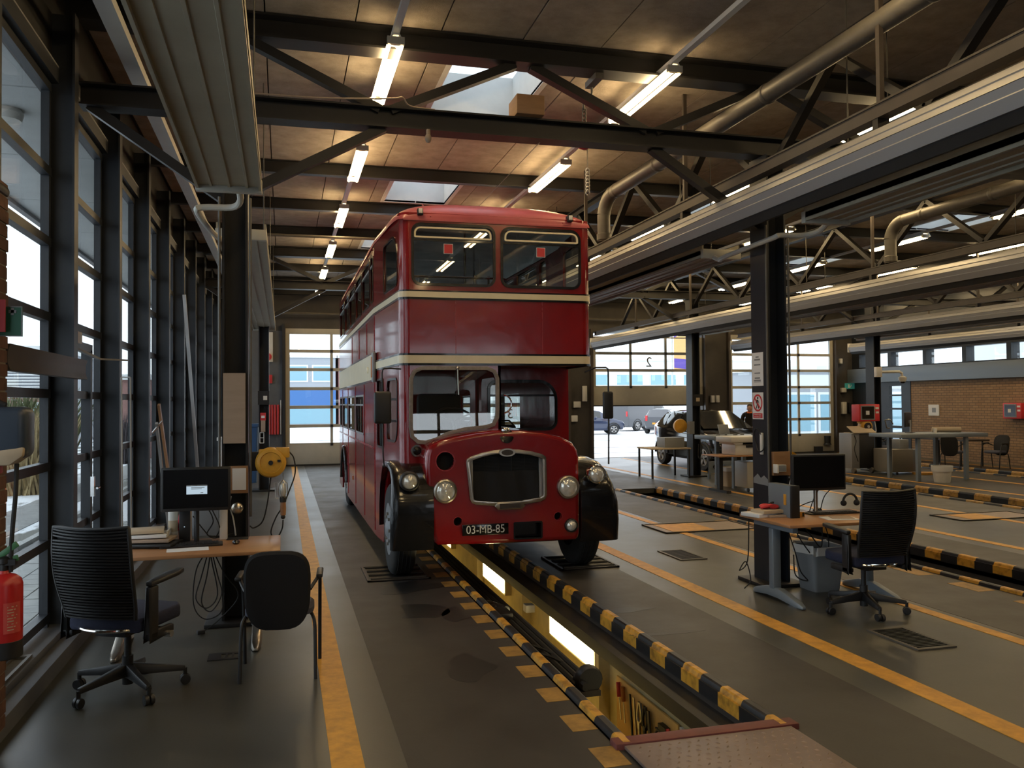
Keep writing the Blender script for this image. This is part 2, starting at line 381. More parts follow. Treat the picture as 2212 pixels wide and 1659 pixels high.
def ptool(nm,mats,f,lab,cat='tool'):
    m=MB(); f(m); o=m.build(nm,mats); tag(o,lab,cat,'hand tools on the pit board'); return o
X=2.615
ptool('screwdriver',['red_sign','chrome'],lambda m:(m.mat(0).cyl((X,6.52,-.42),(X,6.5,-.53),.018,10),m.mat(1).cyl((X,6.5,-.53),(X,6.46,-.70),.005,8)),'red handled screwdriver at the far end of the pit tool board')
ptool('screwdriver',['amber','chrome'],lambda m:(m.mat(0).cyl((X,6.43,-.43),(X,6.41,-.54),.018,10),m.mat(1).cyl((X,6.41,-.54),(X,6.38,-.70),.005,8)),'orange handled screwdriver next to the red one in the pit')
for i,(y,c,l) in enumerate(((6.28,'steel_dark','thin dark rod hanging on the pit tool board'),(6.2,'chrome_worn','long grey spanner hanging on the pit tool board'))):
    ptool('spanner',c,lambda m:(m.bar((X,y,-.44),(X,y-.05,-.78),.012,.022),m.lathe([(.012,-.008),(.028,-.008),(.028,.008),(.012,.008)],(X,y-.055,-.80),(1,0,0),12,False)),l)
def pliers(m,y,dz=0):
    m.tube(spline([(X,y,-.44),(X,y+.03,-.55),(X,y+.01,-.62),(X,y-.05,-.80)]),.011,6); m.tube(spline([(X,y-.02,-.44),(X,y-.05,-.55),(X,y-.01,-.62),(X,y-.02,-.82)]),.011,6); m.cyl((X-.012,y-.01,-.6),(X+.012,y-.01,-.6),.02,10)
ptool('pliers','chrome_worn',lambda m:pliers(m,6.1),'bright grip pliers hanging mid board in the pit')
ptool('pliers','black_plastic',lambda m:pliers(m,6.0),'black handled pliers hanging mid board in the pit')
ptool('wrench','steel_brown',lambda m:(m.bar((X,5.93,-.45),(X,5.86,-.88),.014,.035),m.ball((X,5.86,-.86),.03)),'brown pipe wrench hanging below the jack rail')
ptool('snips','steel_dark',lambda m:(m.tube(arc((X,5.76,-.62),.10,70,290,12,'yz'),.010,6),m.tube(arc((X,5.72,-.62),.10,-110,110,12,'yz'),.010,6)),'looped dark cutters hanging on the pit board')
ptool('hammer',['beech','steel_dark'],lambda m:(m.mat(0).bar((X,5.66,-.5),(X,5.6,-.85),.02,.03),m.mat(1).box(X-.02,X+.02,5.6,5.72,-.5,-.46)),'wooden handled hammer hanging on the pit board')
ptool('chisel',['red_sign','chrome_worn'],lambda m:(m.mat(0).cyl((X,5.6,-.46),(X,5.58,-.58),.014,8),m.mat(1).bar((X,5.58,-.58),(X,5.55,-.74),.008,.02)),'thin red handled chisel near the bright gauge')
ptool('pressure_gauge',['paper_tan','white_plastic','black_plastic'],lambda m:(m.mat(0).ball((X,5.5,-.70),(.03,.06,.09)),m.mat(2).lathe([(.045,0),(.045,.02)],(X-.05,5.52,-.63),(1,0,0),16),m.mat(1).lathe([(.036,0),(.036,.008)],(X-.056,5.52,-.63),(1,0,0),16)),'round white pressure gauge with tan pouch on pit board','gauge')
o=MB(); o.ball((2.05,8.35,-.22),(.07,.1,.06)); o.cyl((2.0,8.5,-.2),(2.12,8.2,-.2),.045,12); o.box(1.98,2.12,7.95,8.25,-.26,-.17); o.mat(1).cyl((1.93,8.75,-.22),(1.97,8.55,-.2),.022,10); tag(o.build('air_wrench',['black_plastic','red_sign'],bevel=.004),'black air tool with red grip lying on the pit hose tray','tool')
o=MB(); o.tube(spline([(1.95,7.25,-.24),(2.0,7.0,-.2),(2.1,6.9,-.22),(2.16,6.8,-.24)]),.012,6); o.tube(spline([(1.9,6.9,-.24),(1.95,6.72,-.19),(2.08,6.66,-.21),(2.17,6.55,-.24)]),.012,6); tag(o.build('cable_loop','black_rubber'),'black cable loops lying across the ribbed pit hoses','cable')
o=MB(); o.lathe([(.09,-.05),(.10,-.03),(.10,.03),(.09,.05)],(2.18,6.02,-.20),(0,1,0),18); o.cyl((2.12,5.9,-.22),(2.12,6.12,-.22),.03,10); tag(o.build('cable_spool','black_plastic'),'black cable spool at the near end of the pit hoses','reel')
o=MB(); o.box(2.52,2.62,8.9,9.02,-.42,-.34); tag(o.build('socket_box','white_paint',bevel=.005),'small pale socket box on the lit pit wall','socket')
o=MB(); o.box(2.64,2.66,4.72,5.46,-.95,-.40); o.build('pale_panel','white_paint',t); o=MB(); o.ball((2.58,5.13,-.47),(.03,.05,.03)); tag(o.build('pit_work_lamp','pit_lamp'),'small glowing lamp low at the near end of the pit','lamp')
# cover plate over the near end
t=thing('pit_cover','studded grey steel plate covering the near end of the bus pit','plate',(1.74,2.2,0))
m=MB(); m.box(1.74,2.74,2.2,4.26,.012,.03); m.build('tread_plate','tread_plate',t,bevel=.003)
m=MB()
for i in range(17):
    for j in range(36):
        x=1.78+i*.056+(j%2)*.028; y=2.25+j*.056
        if x<2.72:
            a=.7 if (i+j)%2 else -.7; dx,dy=.016*math.cos(a),.016*math.sin(a)
            m.add([(x-dx,y-dy,.03),(x+dy*.45,y-dx*.45,.03),(x+dx,y+dy,.03),(x-dy*.45,y+dx*.45,.03),(x,y,.036)],[(0,1,4),(1,2,4),(2,3,4),(3,0,4)])
stuff(m.build('tread_studs','tread_plate',t))
m=MB(); m.box(1.70,2.80,4.27,4.37,-.03,.035); m.build('end_bar','rust_red',t,bevel=.006)
m=MB(); m.box(1.98,2.46,4.37,4.43,-.05,.0); m.box(1.96,1.98,4.37,4.43,-.06,.01); m.build('step_plate','rust_red',t,bevel=.004)
# ------------------------------------------------------------------ floor hardware
def grate(lab,x0,x1,y0,y1,mat='steel_dark',bars=True):
    t=thing('floor_grate',lab,'grate',(x0,y0,0),'floor grates')
    m=MB(); m.panel([(x0,y0),(x1,y0),(x1,y1),(x0,y1)],[[(x0+.03,y0+.03),(x1-.03,y0+.03),(x1-.03,y1-.03),(x0+.03,y1-.03)]],(0,0,-.001),(1,0,0),(0,1,0),.012); m.build('frame','galv',t)
    m=MB(); m.box(x0+.03,x1-.03,y0+.03,y1-.03,-.001,.003); m.build('mat','black_rubber',t,smooth=False)
    if bars:
        m=MB(); n=int((y1-y0)/.035)
        for i in range(n): yy=y0+.04+i*(y1-y0-.08)/max(1,n-1); m.box(x0+.03,x1-.03,yy-.006,yy+.006,.003,.009)
        stuff(m.build('bars',mat,t,smooth=False))
grate('dark mesh floor grate nearest the camera right of the yellow line',4.50,4.84,5.34,5.92)
grate('dark mesh floor grate beside the right front wheel lane',4.44,4.78,9.1,9.75)
def fplate(lab,x0,x1,y0,y1,yel=None,n=0):
    t=thing('floor_plate',lab,'plate',(x0,y0,0),'steel plates set in the floor')
    m=MB(); m.panel([(x0,y0),(x1,y0),(x1,y1),(x0,y1)],[],(0,0,-.001),(1,0,0),(0,1,0),.009); m.build('plate','tread_plate' if yel else 'steel_dark',t)
    m=MB()
    for xx in (x0,x1-.025): m.box(xx,xx+.025,y0,y1,0,.018)
    for yy in (y0,y1-.025): m.box(x0,x1,yy,yy+.025,0,.018)
    m.build('rim','galv' if yel else 'steel_brown',t)
    if yel: m=MB(); m.box(yel[0],yel[1],y0+.08,y1-.08,.008,.012); m.build('yellow_square','yellow_paint',t,smooth=False)
    for i in range(n):
        yy=y0+.08+i*(y1-y0-.16)/max(1,n-1); m=MB(); m.lathe([(.03,-.0),(.03,.0)],(0,0,0),(1,0,0),3) if False else m.cyl((x0+.04,yy,.012),(x1-.04,yy,.012),.018,8); m.build('roller','steel_dark',t)
fplate('dark roller plate in the floor before the bus left wheel',.84,1.5,8.95,9.75,n=4)
fplate('dark roller plate in the floor under the bus right wheel',2.95,3.62,8.95,9.75,n=4)
fplate('grey floor plate with yellow square behind the right desk',5.15,6.6,11.0,11.85,(5.3,5.95))
fplate('grey floor plate with yellow square beyond the third lane',9.9,11.4,10.75,11.45,(10.15,10.7))
fplate('small floor plate with yellow square past the bus',5.15,6.2,17.3,18.0,(5.4,5.8))
o=MB(); o.panel([(-.53,6.56),(-.29,6.56),(-.29,6.74),(-.53,6.74)],[[(-.44+i*.045,6.6),(-.41+i*.045,6.6),(-.41+i*.045,6.7),(-.44+i*.045,6.7)] for i in range(3)],(0,0,.0),(1,0,0),(0,1,0),.006); tag(o.build('drain_cover','steel_dark'),'small slotted drain cover in the floor under the left desk','drain')
# ------------------------------------------------------------------ ceiling
beams=[T1+BS*k for k in range(-6,9)]
SK=[]      # skylights x0,x1,y0,y1
for bx in (1.65,6.98,12.0,17.0):
    for k in (0,2,4,-4): SK.append((bx,bx+1.02,T1+BS*k+.45,T1+BS*k+2.1))
ceil=MB(); ceil.panel([(XL-.1,YB),(XR,YB),(XR,YF),(XL-.1,YF)],[[(a-.06,c-.06),(b+.06,c-.06),(b+.06,d+.06),(a-.06,d+.06)] for a,b,c,d in SK],(0,0,ZC+.03),(1,0,0),(0,1,0),.12)
ceiling=struct(ceil.build('ceiling','joint_dark',smooth=False))
far=MB(); np_=0; PW=.775
xs=[.63+PW*i for i in range(-4,26)]
for bi in range(len(beams)-1):
    y0,y1=beams[bi]+.06,beams[bi+1]-.06
    if y1<1.5: continue
    for x in xs:
        x0,x1=max(x+.006,XL),min(x+PW-.006,XR)
        if x1-x0<.05: continue
        segs=[(x0,x1,y0,y1)]
        for a,b,c,d in SK:
            if c<y1 and d>y0:
                n=[]
                for (p,q,r,s) in segs:
                    if q<=a or p>=b: n.append((p,q,r,s)); continue
                    if p<a: n.append((p,a,r,s))
                    if q>b: n.append((b,q,r,s))
                    p2,q2=max(p,a),min(q,b)
                    n.append((p2,q2,r,c)); n.append((p2,q2,d,s))
                segs=n
        m=MB() if (x<9.4 and y0<19) else far
        for p,q,r,s in segs:
            if q-p>.02 and s-r>.02:
                dz=R.uniform(-.004,.004); m.box(p,q,r,s,ZC+dz,ZC+.03)
        if m is not far and m.v: m.build('ceiling_panel','wood_wool',ceiling,smooth=False); np_+=1
stuff(far.build('far_ceiling_panels','wood_wool',ceiling,smooth=False))
for i,y in enumerate(beams):
    m=MB(); m.hbeam((XL,y,ZC-.09),(XR,y,ZC-.09),.12,.18,.014); m.build('roof_beam','steel_dark',ceiling)
SL=['over the bus front','over the bus middle','over the bus rear','behind the camera over the bus lane']
BL=['first bay','second bay','third bay','fourth bay']
for i,(a,b,c,d) in enumerate(SK):
    t=thing('skylight','square roof skylight '+(SL[i%4] if i<4 else 'in the '+BL[i//4]+' of the roof, '+['nearest beam gap','middle beam gap','far beam gap','gap behind the camera'][i%4]),'skylight',(a,c,ZC),'roof skylights')
    m=MB(); m.panel([(a-.06,c-.06),(b+.06,c-.06),(b+.06,d+.06),(a-.06,d+.06)],[[(a,c),(b,c),(b,d),(a,d)]],(0,0,ZC-.005),(1,0,0),(0,1,0),.50); m.build('upstand','soffit_con',t,smooth=False)
    m=MB(); m.box(a-.05,b+.05,c-.05,d+.05,ZC+.497,ZC+.505); m.build('pane','glass',t,smooth=False)
# ------------------------------------------------------------------ columns, trusses
CLB={(0,0):'dark steel column behind the left desk',(1,0):'dark steel column behind the right desk carrying two signs',(0,1):'far left dark steel column before the grey wall',(1,1):'far dark steel column hidden behind the bus',(2,1):'far dark steel column in front of the open door',(3,1):'far dark steel column carrying the security camera arm',(2,0):'dark steel column at the right edge outside the view',(3,0):'dark steel column farther right outside the view'}
for r,yy in enumerate((T1,T2)):
    for c,xx in enumerate(CX):
        t=thing('steel_column',CLB[(c,r)],'column',(xx,yy,0),'steel roof columns')
        m=MB(); m.hbeam((xx,yy,0),(xx,yy,4.32),.32,.21,.02,up=(1,0,0)); m.build('shaft','steel_dark' if c==0 and r==0 else 'steel_blue',t)
        m=MB(); m.box(xx-.24,xx+.22,yy-.26,yy+.26,0,.035); m.build('base_plate','steel_dark',t,bevel=.005)
        if c in (0,1) and r==0:
            for dx in (-.125,.125):
                m=MB(); m.tube([(xx+dx,yy-.17,.9),(xx+dx,yy-.17,3.6)],.011,8); m.build('conduit','galv',t)
BN=[.9,3.5,6.1,8.45,10.95,13.5,16.1,18.5]; TN=[-.39,2.2,4.79,7.25,9.7,12.25,14.85,17.4,19.4]
for r,yy in enumerate((T1,T2)):
    t=thing('roof_truss',['dark lattice roof truss crossing above the bus front','dark lattice roof truss across the far end of the hall'][r],'truss',(-1.6,yy,4.3),'roof trusses')
    m=MB(); m.hbeam((-1.62,yy,4.42),(XR,yy,4.42),.2,.19,.016); m.build('bottom_chord','steel_dark',t)
    m=MB(); m.hbeam((-1.62,yy,5.13),(XR,yy,5.13),.24,.21,.018); m.build('top_chord','steel_dark',t)
    for i,b in enumerate(BN):
        for tx in (TN[i],TN[i+1]):
            m=MB(); m.bar((tx+(.08 if tx<b else -.08),yy,5.03),(b+(-.05 if tx<b else .05),yy,4.5),.08,.10,(0,1,0)); m.build('diagonal','steel_dark',t)
    for c in CX:
        for s in (-1,1):
            bx=c+s*1.28
            if bx<-1.6: bx=-1.55
            m=MB(); m.bar((bx,yy,4.34),(c+s*.11,yy,3.70 if s>0 else 3.62),.08,.09,(0,1,0)); m.build('knee_brace','steel_dark',t)
# lattice girders along the column lines
for i,xx in enumerate(CX[1:]):
    t=thing('lattice_girder','dark lattice girder running away along the '+['near right','middle','far right'][i]+' column line','girder',(xx,2,4),'lattice girders along the hall')
    m=MB(); m.hbeam((xx,-2,4.02),(xx,YF-.3,4.02),.14,.12,.014); m.build('lower_chord','steel_dark',t)
    m=MB(); m.hbeam((xx,-2,5.0),(xx,YF-.3,5.0),.14,.12,.014); m.build('upper_chord','steel_dark',t)
    n=0; y=T1-BS*3
    while y<YF-2.6:
        m=MB(); m.bar((xx,y,4.08),(xx,y+BS/2,4.94),.07,.08,(1,0,0)); m.build('web_bar','steel_dark',t)
        m=MB(); m.bar((xx,y+BS/2,4.94),(xx,y+BS,4.08),.07,.08,(1,0,0)); m.build('web_bar','steel_dark',t)
        y+=BS
# ------------------------------------------------------------------ left window wall
PY=[5.33+1.91*k for k in range(-4,12)]
TZ=[.24,.80,1.385,1.94,2.525,3.10,3.64,4.29]
wl=MB(); wl.box(XL-.12,XL+.02,YB,YF,4.36,ZC+.1); wl.box(XL-.12,XL+.02,YB,PY[0],0,4.4); wall_left=struct(wl.build('wall_left','steel_dark',smooth=False))
m=MB(); m.box(XL-.15,-1.5,YB,YF,-.15,.11); m.box(XL-.15,-1.60,YB,YF,.11,.17); o=struct(m.build('trim_1','wall_grey',bevel=.012))
for k in range(len(PY)-1):
    y0,y1=PY[k],PY[k+1]
    if y0>YF-1.6: break
    y1=min(y1,YF-.1)
    t=bpy.data.objects.new('window_%d'%(k+1),None); COL.objects.link(t); t.location=(XL,y0,0); ORG[t.name]=Vector(t.location); struct(t)
    m=MB(); m.hbeam((-1.655,y0+.07,.15),(-1.655,y0+.07,4.9),.13,.20,.018,up=(1,0,0)); m.build('pier','steel_blue',t)
    for yy in (y0+.14,y1-.05): m=MB(); m.box(XL-.03,XL+.03,yy,yy+.05,.16,4.33); m.build('jamb','steel_blue',t)
    for z in TZ: 
        m=MB(); m.box(XL-.03,XL+.035,y0+.14,y1,z-.033,z+.033); m.build('transom','steel_blue',t)
    m=MB(); m.box(XL+.03,XL+.085,y0+.14,y1,4.33,4.45); m.build('head_rail','steel_blue',t); m=MB(); m.box(XL+.02,XL+.085,y0+.14,y1,4.45,4.465); m.build('head_glint','alu_dull',t)  # thin pale strip stands in for light reflected along the head rail
    for z0,z1 in zip(TZ[:-1],TZ[1:]):
        m=MB(); m.box(XL-.006,XL+.004,y0+.17,y1-.03,z0+.03,z1-.03); m.build('pane','glass',t,smooth=False)
    if abs(y0-7.24)<.05:
        m=MB(); m.box(XL-.02,XL+.06,8.52,8.60,.2,2.35); m.box(XL-.02,XL+.06,y0+.14,8.6,2.33,2.40); m.build('door_stile','steel_blue',t)
        m=MB(); m.box(XL+.06,XL+.09,8.52,8.58,1.02,1.2); m.tube([(XL+.09,8.55,1.1),(XL+.13,8.55,1.1),(XL+.13,8.45,1.1)],.01,8); m.build('door_handle','chrome',t)
# outside canopy
t=thing('canopy','pale concrete canopy slab outside above the left windows','canopy',(-3.3,0,4.45))
y=-.75
while y<26:
    m=MB(); m.box(-3.28,-1.88,y+.01,y+2.10,4.45,4.6); m.build('soffit_panel','soffit_con',t,bevel=.006); y+=2.12
m=MB(); m.box(-3.36,-3.28,-.75,27,4.40,4.75); m.build('fascia','alu_dull',t)
o=MB(); o.lathe([(.02,0),(.13,0),(.15,-.04),(.13,-.10),(.05,-.12)],(-2.35,8.35,4.45),(0,0,1),20); tag(o.build('canopy_lamp','white_plastic'),'round white lamp under the concrete canopy outside','lamp')
# ------------------------------------------------------------------ far wall with doors
DO=[(.08,4.0,4.08),(4.9,8.82,4.08),(9.72,13.66,4.08),(14.66,18.72,4.08)]
m=MB(); m.panel([(XL-.1,0),(XR+.1,0),(XR+.1,ZC+.2),(XL-.1,ZC+.2)],[[(a,-.0+.001),(b,.001),(b,z),(a,z)] for a,b,z in DO],(0,YF,0),(1,0,0),(0,0,1),-.25)
wall_far=struct(m.build('wall_far','wall_brown',smooth=False))
m=MB(); m.box(XL,.06,YF-.03,YF-.001,0,4.0); m.build('wall_panel','wall_grey',wall_far)
for x in (.02,4.06,4.84,8.88,9.66,13.72,14.6,18.78): m=MB(); m.box(x-.04,x+.04,YF-.16,YF+.02,0,4.2); m.build('door_track','steel_blue' if x<1 else 'steel_brown',wall_far)
for x in (.8,6,11,16): m=MB(); m.tube([(x-2.4 if x>1 else -1.6,YF-.3,4.5),(x+2.5,YF-.3,4.5)],.035,8); m.build('torsion_bar','galv',wall_far)
def secdoor(n,x0,x1,lift,lab):
    t=bpy.data.objects.new('door_%d'%n,None); COL.objects.link(t); t.location=(x0,YF,lift); ORG[t.name]=Vector(t.location); struct(t); t['label']=lab
    Z=[0,.63,1.18,1.74,2.29,2.86,3.41,3.96]; Y0=YF+.0; W=(x1-x0-.16)/3
    m=MB(); m.box(x0,x1,Y0,Y0+.05,lift+.04,lift+Z[1]-.0); m.build('bottom_section','cream_metal',t,bevel=.006)
    m=MB(); m.box(x0,x1,Y0,Y0+.05,lift,lift+.045); m.build('seal','black_rubber',t)
    for z0,z1 in zip(Z[1:-1],Z[2:]):
        if lift+z1>4.1: break
        m=MB(); m.panel([(x0,z0),(x1,z0),(x1,z1),(x0,z1)],[[(x0+.08+i*W+.04,z0+.045),(x0+.08+(i+1)*W-.04,z0+.045),(x0+.08+(i+1)*W-.04,z1-.045),(x0+.08+i*W+.04,z1-.045)] for i in range(3)],(0,Y0+.05,lift),(1,0,0),(0,0,1),.05)
        s=m.build('glazed_section','cream_metal',t,smooth=False)
        for i in range(3): m=MB(); m.box(x0+.08+i*W+.03,x0+.08+(i+1)*W-.03,Y0+.02,Y0+.03,lift+z0+.04,lift+z1-.04); m.build('pane','glass',s,smooth=False)
        m=MB()
        for i in (1,2): xx=x0+.08+i*W; m.box(xx-.04,xx+.04,Y0-.025,Y0+.0,lift+z0-.04,lift+z0+.04)
        m.build('hinge','black_plastic',s)
    if lift>.5:
        for j in range(3): m=MB(); m.box(x0,x1,Y0-1.0-j*.57,Y0-.45-j*.57,4.02,4.06); m.build('raised_section','cream_metal',t)
    else:
        m=MB(); m.box(x0,x1,Y0-.01,Y0+.05,3.94,4.08); m.build('top_rail','cream_metal',t)
    return t
d1=secdoor(1,.08,4.0,0,'closed glazed sectional door beside the bus rear')
d2=secdoor(2,4.9,8.82,0,'closed glazed sectional door behind the bus')
d3=secdoor(3,9.72,13.66,1.68,'half raised sectional door with the black car under it')
d4=secdoor(4,14.66,18.72,0,'closed glazed sectional door right of the open one')
MT['numeral']=M('numeral',(.25,.24,.23),.6)
text('numeral','2',.46,(11.72,YF+.012,2.86+.26),(PI/2,0,PI),'numeral',d3)
text('numeral','3',.42,(6.95,YF+.012,1.46),(PI/2,0,PI),'numeral',d2)
# ------------------------------------------------------------------ right wall
m=MB(); m.panel([(YB,0),(YF,0),(YF,ZC+.2),(YB,ZC+.2)],[[(23.3,.0+.002),(24.7,.002),(24.7,2.36),(23.3,2.36)]]+[[(19.42-1.62*i+.07,2.95),(21.02-1.62*i-.07,2.95),(21.02-1.62*i-.07,3.40),(19.42-1.62*i+.07,3.40)] for i in range(-3,12)],(XR,0,0),(0,1,0),(0,0,1),.3)
wall_right=struct(m.build('wall_right','steel_blue',smooth=False))
MT['brickwall']=None
def brickmat():
    m=bpy.data.materials.new('brickwall'); m.use_nodes=True; nt=m.node_tree; b=nt.nodes['Principled BSDF']; b.inputs['Roughness'].default_value=.85
    tc=nt.nodes.new('ShaderNodeTexCoord'); sp=nt.nodes.new('ShaderNodeSeparateXYZ'); cb=nt.nodes.new('ShaderNodeCombineXYZ'); nt.links.new(tc.outputs['Object'],sp.inputs[0]); nt.links.new(sp.outputs[1],cb.inputs[0]); nt.links.new(sp.outputs[2],cb.inputs[1])
    br=nt.nodes.new('ShaderNodeTexBrick'); br.inputs['Scale'].default_value=1; br.inputs['Brick Width'].default_value=.22; br.inputs['Row Height'].default_value=.075; br.inputs['Mortar Size'].default_value=.009
    br.inputs['Color1'].default_value=(.30,.19,.105,1); br.inputs['Color2'].default_value=(.24,.145,.08,1); br.inputs['Mortar'].default_value=(.13,.09,.06,1)
    nt.links.new(cb.outputs[0],br.inputs[0]); nt.links.new(br.outputs[0],b.inputs['Base Color'])
    bp=nt.nodes.new('ShaderNodeBump'); bp.inputs['Strength'].default_value=.5; bp.inputs['Distance'].default_value=.01; bp.invert=True; nt.links.new(br.outputs[1],bp.inputs['Height']); nt.links.new(bp.outputs[0],b.inputs['Normal'])
    MT['brickwall']=m
brickmat()
m=MB(); m.box(XR-.06,XR-.001,YB,23.2,0,2.42); m.build('brick_face','brickwall',wall_right,smooth=False)
m=MB(); m.box(XR-.22,XR-.001,YB,YF-.02,2.42,2.90); m.build('box_beam','bluegrey_metal',wall_right,bevel=.01)
for i in range(-3,12):
    y0=19.42-1.62*i
    m=MB(); m.box(XR+.1,XR+.11,y0+.05,y0+1.55,2.93,3.42); m.build('pane','glass',wall_right,smooth=False)
t=bpy.data.objects.new('door_5',None); COL.objects.link(t); t.location=(XR,23.3,0); ORG[t.name]=Vector(t.location); struct(t)
m=MB(); m.panel([(23.2,0),(24.9,0),(24.9,2.42),(23.2,2.42)],[[(23.62,z0),(24.18,z0),(24.18,z1),(23.62,z1)] for z0,z1 in ((.35,.9),(.98,1.5),(1.56,1.95),(2.0,2.28))],(XR-.08,0,0),(0,1,0),(0,0,1),.1); m.build('door_leaf','steel_blue',t,smooth=False)
m=MB(); m.box(XR-.03,XR-.02,23.6,24.2,.3,2.3); m.build('pane','glass',t,smooth=False)
# unseen back wall; its single opening is placed for the windscreen reflection
m=MB(); m.panel([(XL-.1,0),(XR+.1,0),(XR+.1,ZC+.2),(XL-.1,ZC+.2)],[[(a,1.9),(b,1.9),(b,3.6),(a,3.6)] for a,b in ((3.4,7.0),)],(0,YB,0),(1,0,0),(0,0,1),.2)
wall_back=struct(m.build('wall_back','wall_brown',smooth=False))
for a,b in ((3.4,7.0),):
    for i in range(1,3): m=MB(); m.box(a+(b-a)*i/3-.04,a+(b-a)*i/3+.04,YB-.15,YB-.05,1.9,3.6); m.build('mullion','cream_metal',wall_back)
    for z in (2.47,3.03): m=MB(); m.box(a,b,YB-.15,YB-.05,z-.05,z+.05); m.build('rail','cream_metal',wall_back)
# ------------------------------------------------------------------ outside
m=MB(); m.box(-70,-3.5,-30,140,-.35,-.13); m.box(-3.5,70,26.46,140,-.35,-.06); m.box(-3.5,-1.92,-30,26.46,-.35,-.155); m.box(XR+.35,70,-30,26.46,-.35,-.1)
ground=struct(m.build('ground','snow_lot',smooth=False))
m=MB(); m.box(-16,-3.55,-5,60,-.13,-.11); m.build('snow_field','snow',ground,smooth=False)
m=MB(); m.box(-3.55,-3.45,-5,40,-.15,-.05); m.build('kerb','paver_pale',ground)
m=MB(); m.box(-4.9,-4.0,-5,60,-.112,-.10); m.build('path_strip','paver',ground,smooth=False)
for y0,y1,x0,x1 in ((33,33.25,9.8,30),(39,39.3,12,34),(45,45.25,-2,40),(29.5,29.6,9,20)): m=MB(); m.box(x0,x1,y0,y1,-.06,-.052); m.build('tyre_track','paver',ground,smooth=False)
for i in range(5):
    for j in range(34):
        m=MB(); y=5.2+j*.31+(i%2)*.155; x=-1.93-i*.31; m.box(x-.295,x,y,y+.295,-.155,-.11+R.uniform(-.004,.004)); m.build('paving_tile','paver_pale',ground,smooth=False)
def building(name,lab,x0,x1,y0,y1,z1,mat,wins=(),face='y',wm='bldg_glass',bands=()):
    t=thing(name,lab,'building',(x0,y0,-.1)); m=MB(); m.box(x0,x1,y0,y1,-.2,z1); m.build('wall',mat,t,smooth=False)
    m=MB(); m.box(x0-.15,x1+.15,y0-.15,y1+.15,z1,z1+.2); m.build('roof_edge','bldg_white',t)
    for a,b,c,d in wins:
        m=MB()
        if face=='y': m.box(a,b,y0-.06,y0+.02,c,d)
        else: m.box(x0-.06,x0+.02,a,b,c,d) if face=='x0' else m.box(x1-.02,x1+.06,a,b,c,d)
        wd=m.build('window','bldg_white',t)
        m=MB(); e=.12
        if face=='y': m.box(a+e,b-e,y0-.08,y0-.05,c+e,d-e)
        else: m.box(x0-.08,x0-.05,a+e,b-e,c+e,d-e) if face=='x0' else m.box(x1+.05,x1+.08,a+e,b-e,c+e,d-e)
        m.build('pane',wm,wd)
    for c,d,mt in bands: 
        m=MB(); m.box(x0-.02,x1+.02,y0-.03,y0+.01,c,d) if face=='y' else m.box(x1-.01,x1+.03,y0-.02,y1+.02,c,d); m.build('band',mt,t)
    return t
building('brick_annex','low brown brick annex outside beyond the left windows',-6.1,-4.4,33.6,38,2.75,'bldg_brick')
b=building('grey_hall','grey ribbed hall outside behind the reeds',-16,-10.3,44,56,4.4,'bldg_grey',[(-15+i*1.6,-14+i*1.6,1.1,2.0) for i in range(3)],bands=((-.1,2.2,'bldg_brick'),))
for i in range(14): m=MB(); m.box(-16,-10.2,43.9,43.97,2.4+i*.14,2.46+i*.14); m.build('cladding_rib','bldg_white',b)
building('blue_office','pale office with a blue band seen through the bus side door',-3,4.2,72,84,5.6,'bldg_grey',[(-2,0,3.6,5.0),(.3,2.0,3.6,5.0),(2.3,4,3.6,5.0)],bands=((1.7,3.1,'bldg_blue'),(.2,1.6,'bldg_glass'),))
building('red_brick_block','red brick block right of the blue banded office',4.45,14,72,84,5.6,'bldg_brick',[(9,11,1,2.6)])
building('white_hall','long pale hall beyond the car park',14,62,92,104,6.5,'bldg_white',[(16+i*4.2,19.4+i*4.2,3.6,5.0) for i in range(10)])
b=building('blue_glass_wing','low wing with pale blue windows outside the right door',21.6,42,34.5,40,3.2,'bldg_grey',[(22+i*1.8,23.7+i*1.8,.3,2.2) for i in range(8)],bands=((2.35,3.0,'bldg_white'),))
t=building('rooftop_hall','pale hall with a rooftop vent outside the high windows',28,48,14,30,4.6,'bldg_white',[])
m=MB(); m.box(29,31,17.5,19.3,4.8,6.2); m.box(28.8,31.2,17.2,19.6,6.2,6.35); m.build('roof_vent','bldg_grey',t)
# reeds and bush by the left windows, bare dark trees
def clump(name,lab,c,r,h,n,mat,lean=.35,wid=.03):
    m=MB()
    for i in range(n):
        a=R.uniform(0,2*PI); rr=r*math.sqrt(R.random()); x,y=c[0]+rr*math.cos(a),c[1]+rr*math.sin(a); hh=h*R.uniform(.5,1); lx,ly=R.uniform(-lean,lean)*hh,R.uniform(-lean,lean)*hh; b=R.uniform(0,PI); dx,dy=wid*math.cos(b),wid*math.sin(b)
        m.add([(x-dx,y-dy,c[2]),(x+dx,y+dy,c[2]),(x+lx*.5+dx*.8,y+ly*.5+dy*.8,c[2]+hh*.6),(x+lx*.5-dx*.8,y+ly*.5-dy*.8,c[2]+hh*.6),(x+lx,y+ly,c[2]+hh)],[(0,1,2,3),(3,2,4)])
    o=m.build(name,mat,smooth=False); tag(o,lab,'plant'); stuff(o); return o
clump('dry_reeds','clump of dry yellow reeds outside the left windows',(-5.55,21.5,-.12),.75,2.0,900,'reed')
clump('green_shrub','green leafy shrub behind the dry reeds outside',(-6.4,24.6,-.12),.9,2.5,1100,'bush',.5,.06)
clump('bare_hedge','dark bare hedge in front of the brown annex',(-5.2,31.3,-.12),.7,1.8,600,'tree_dark',.3,.02)
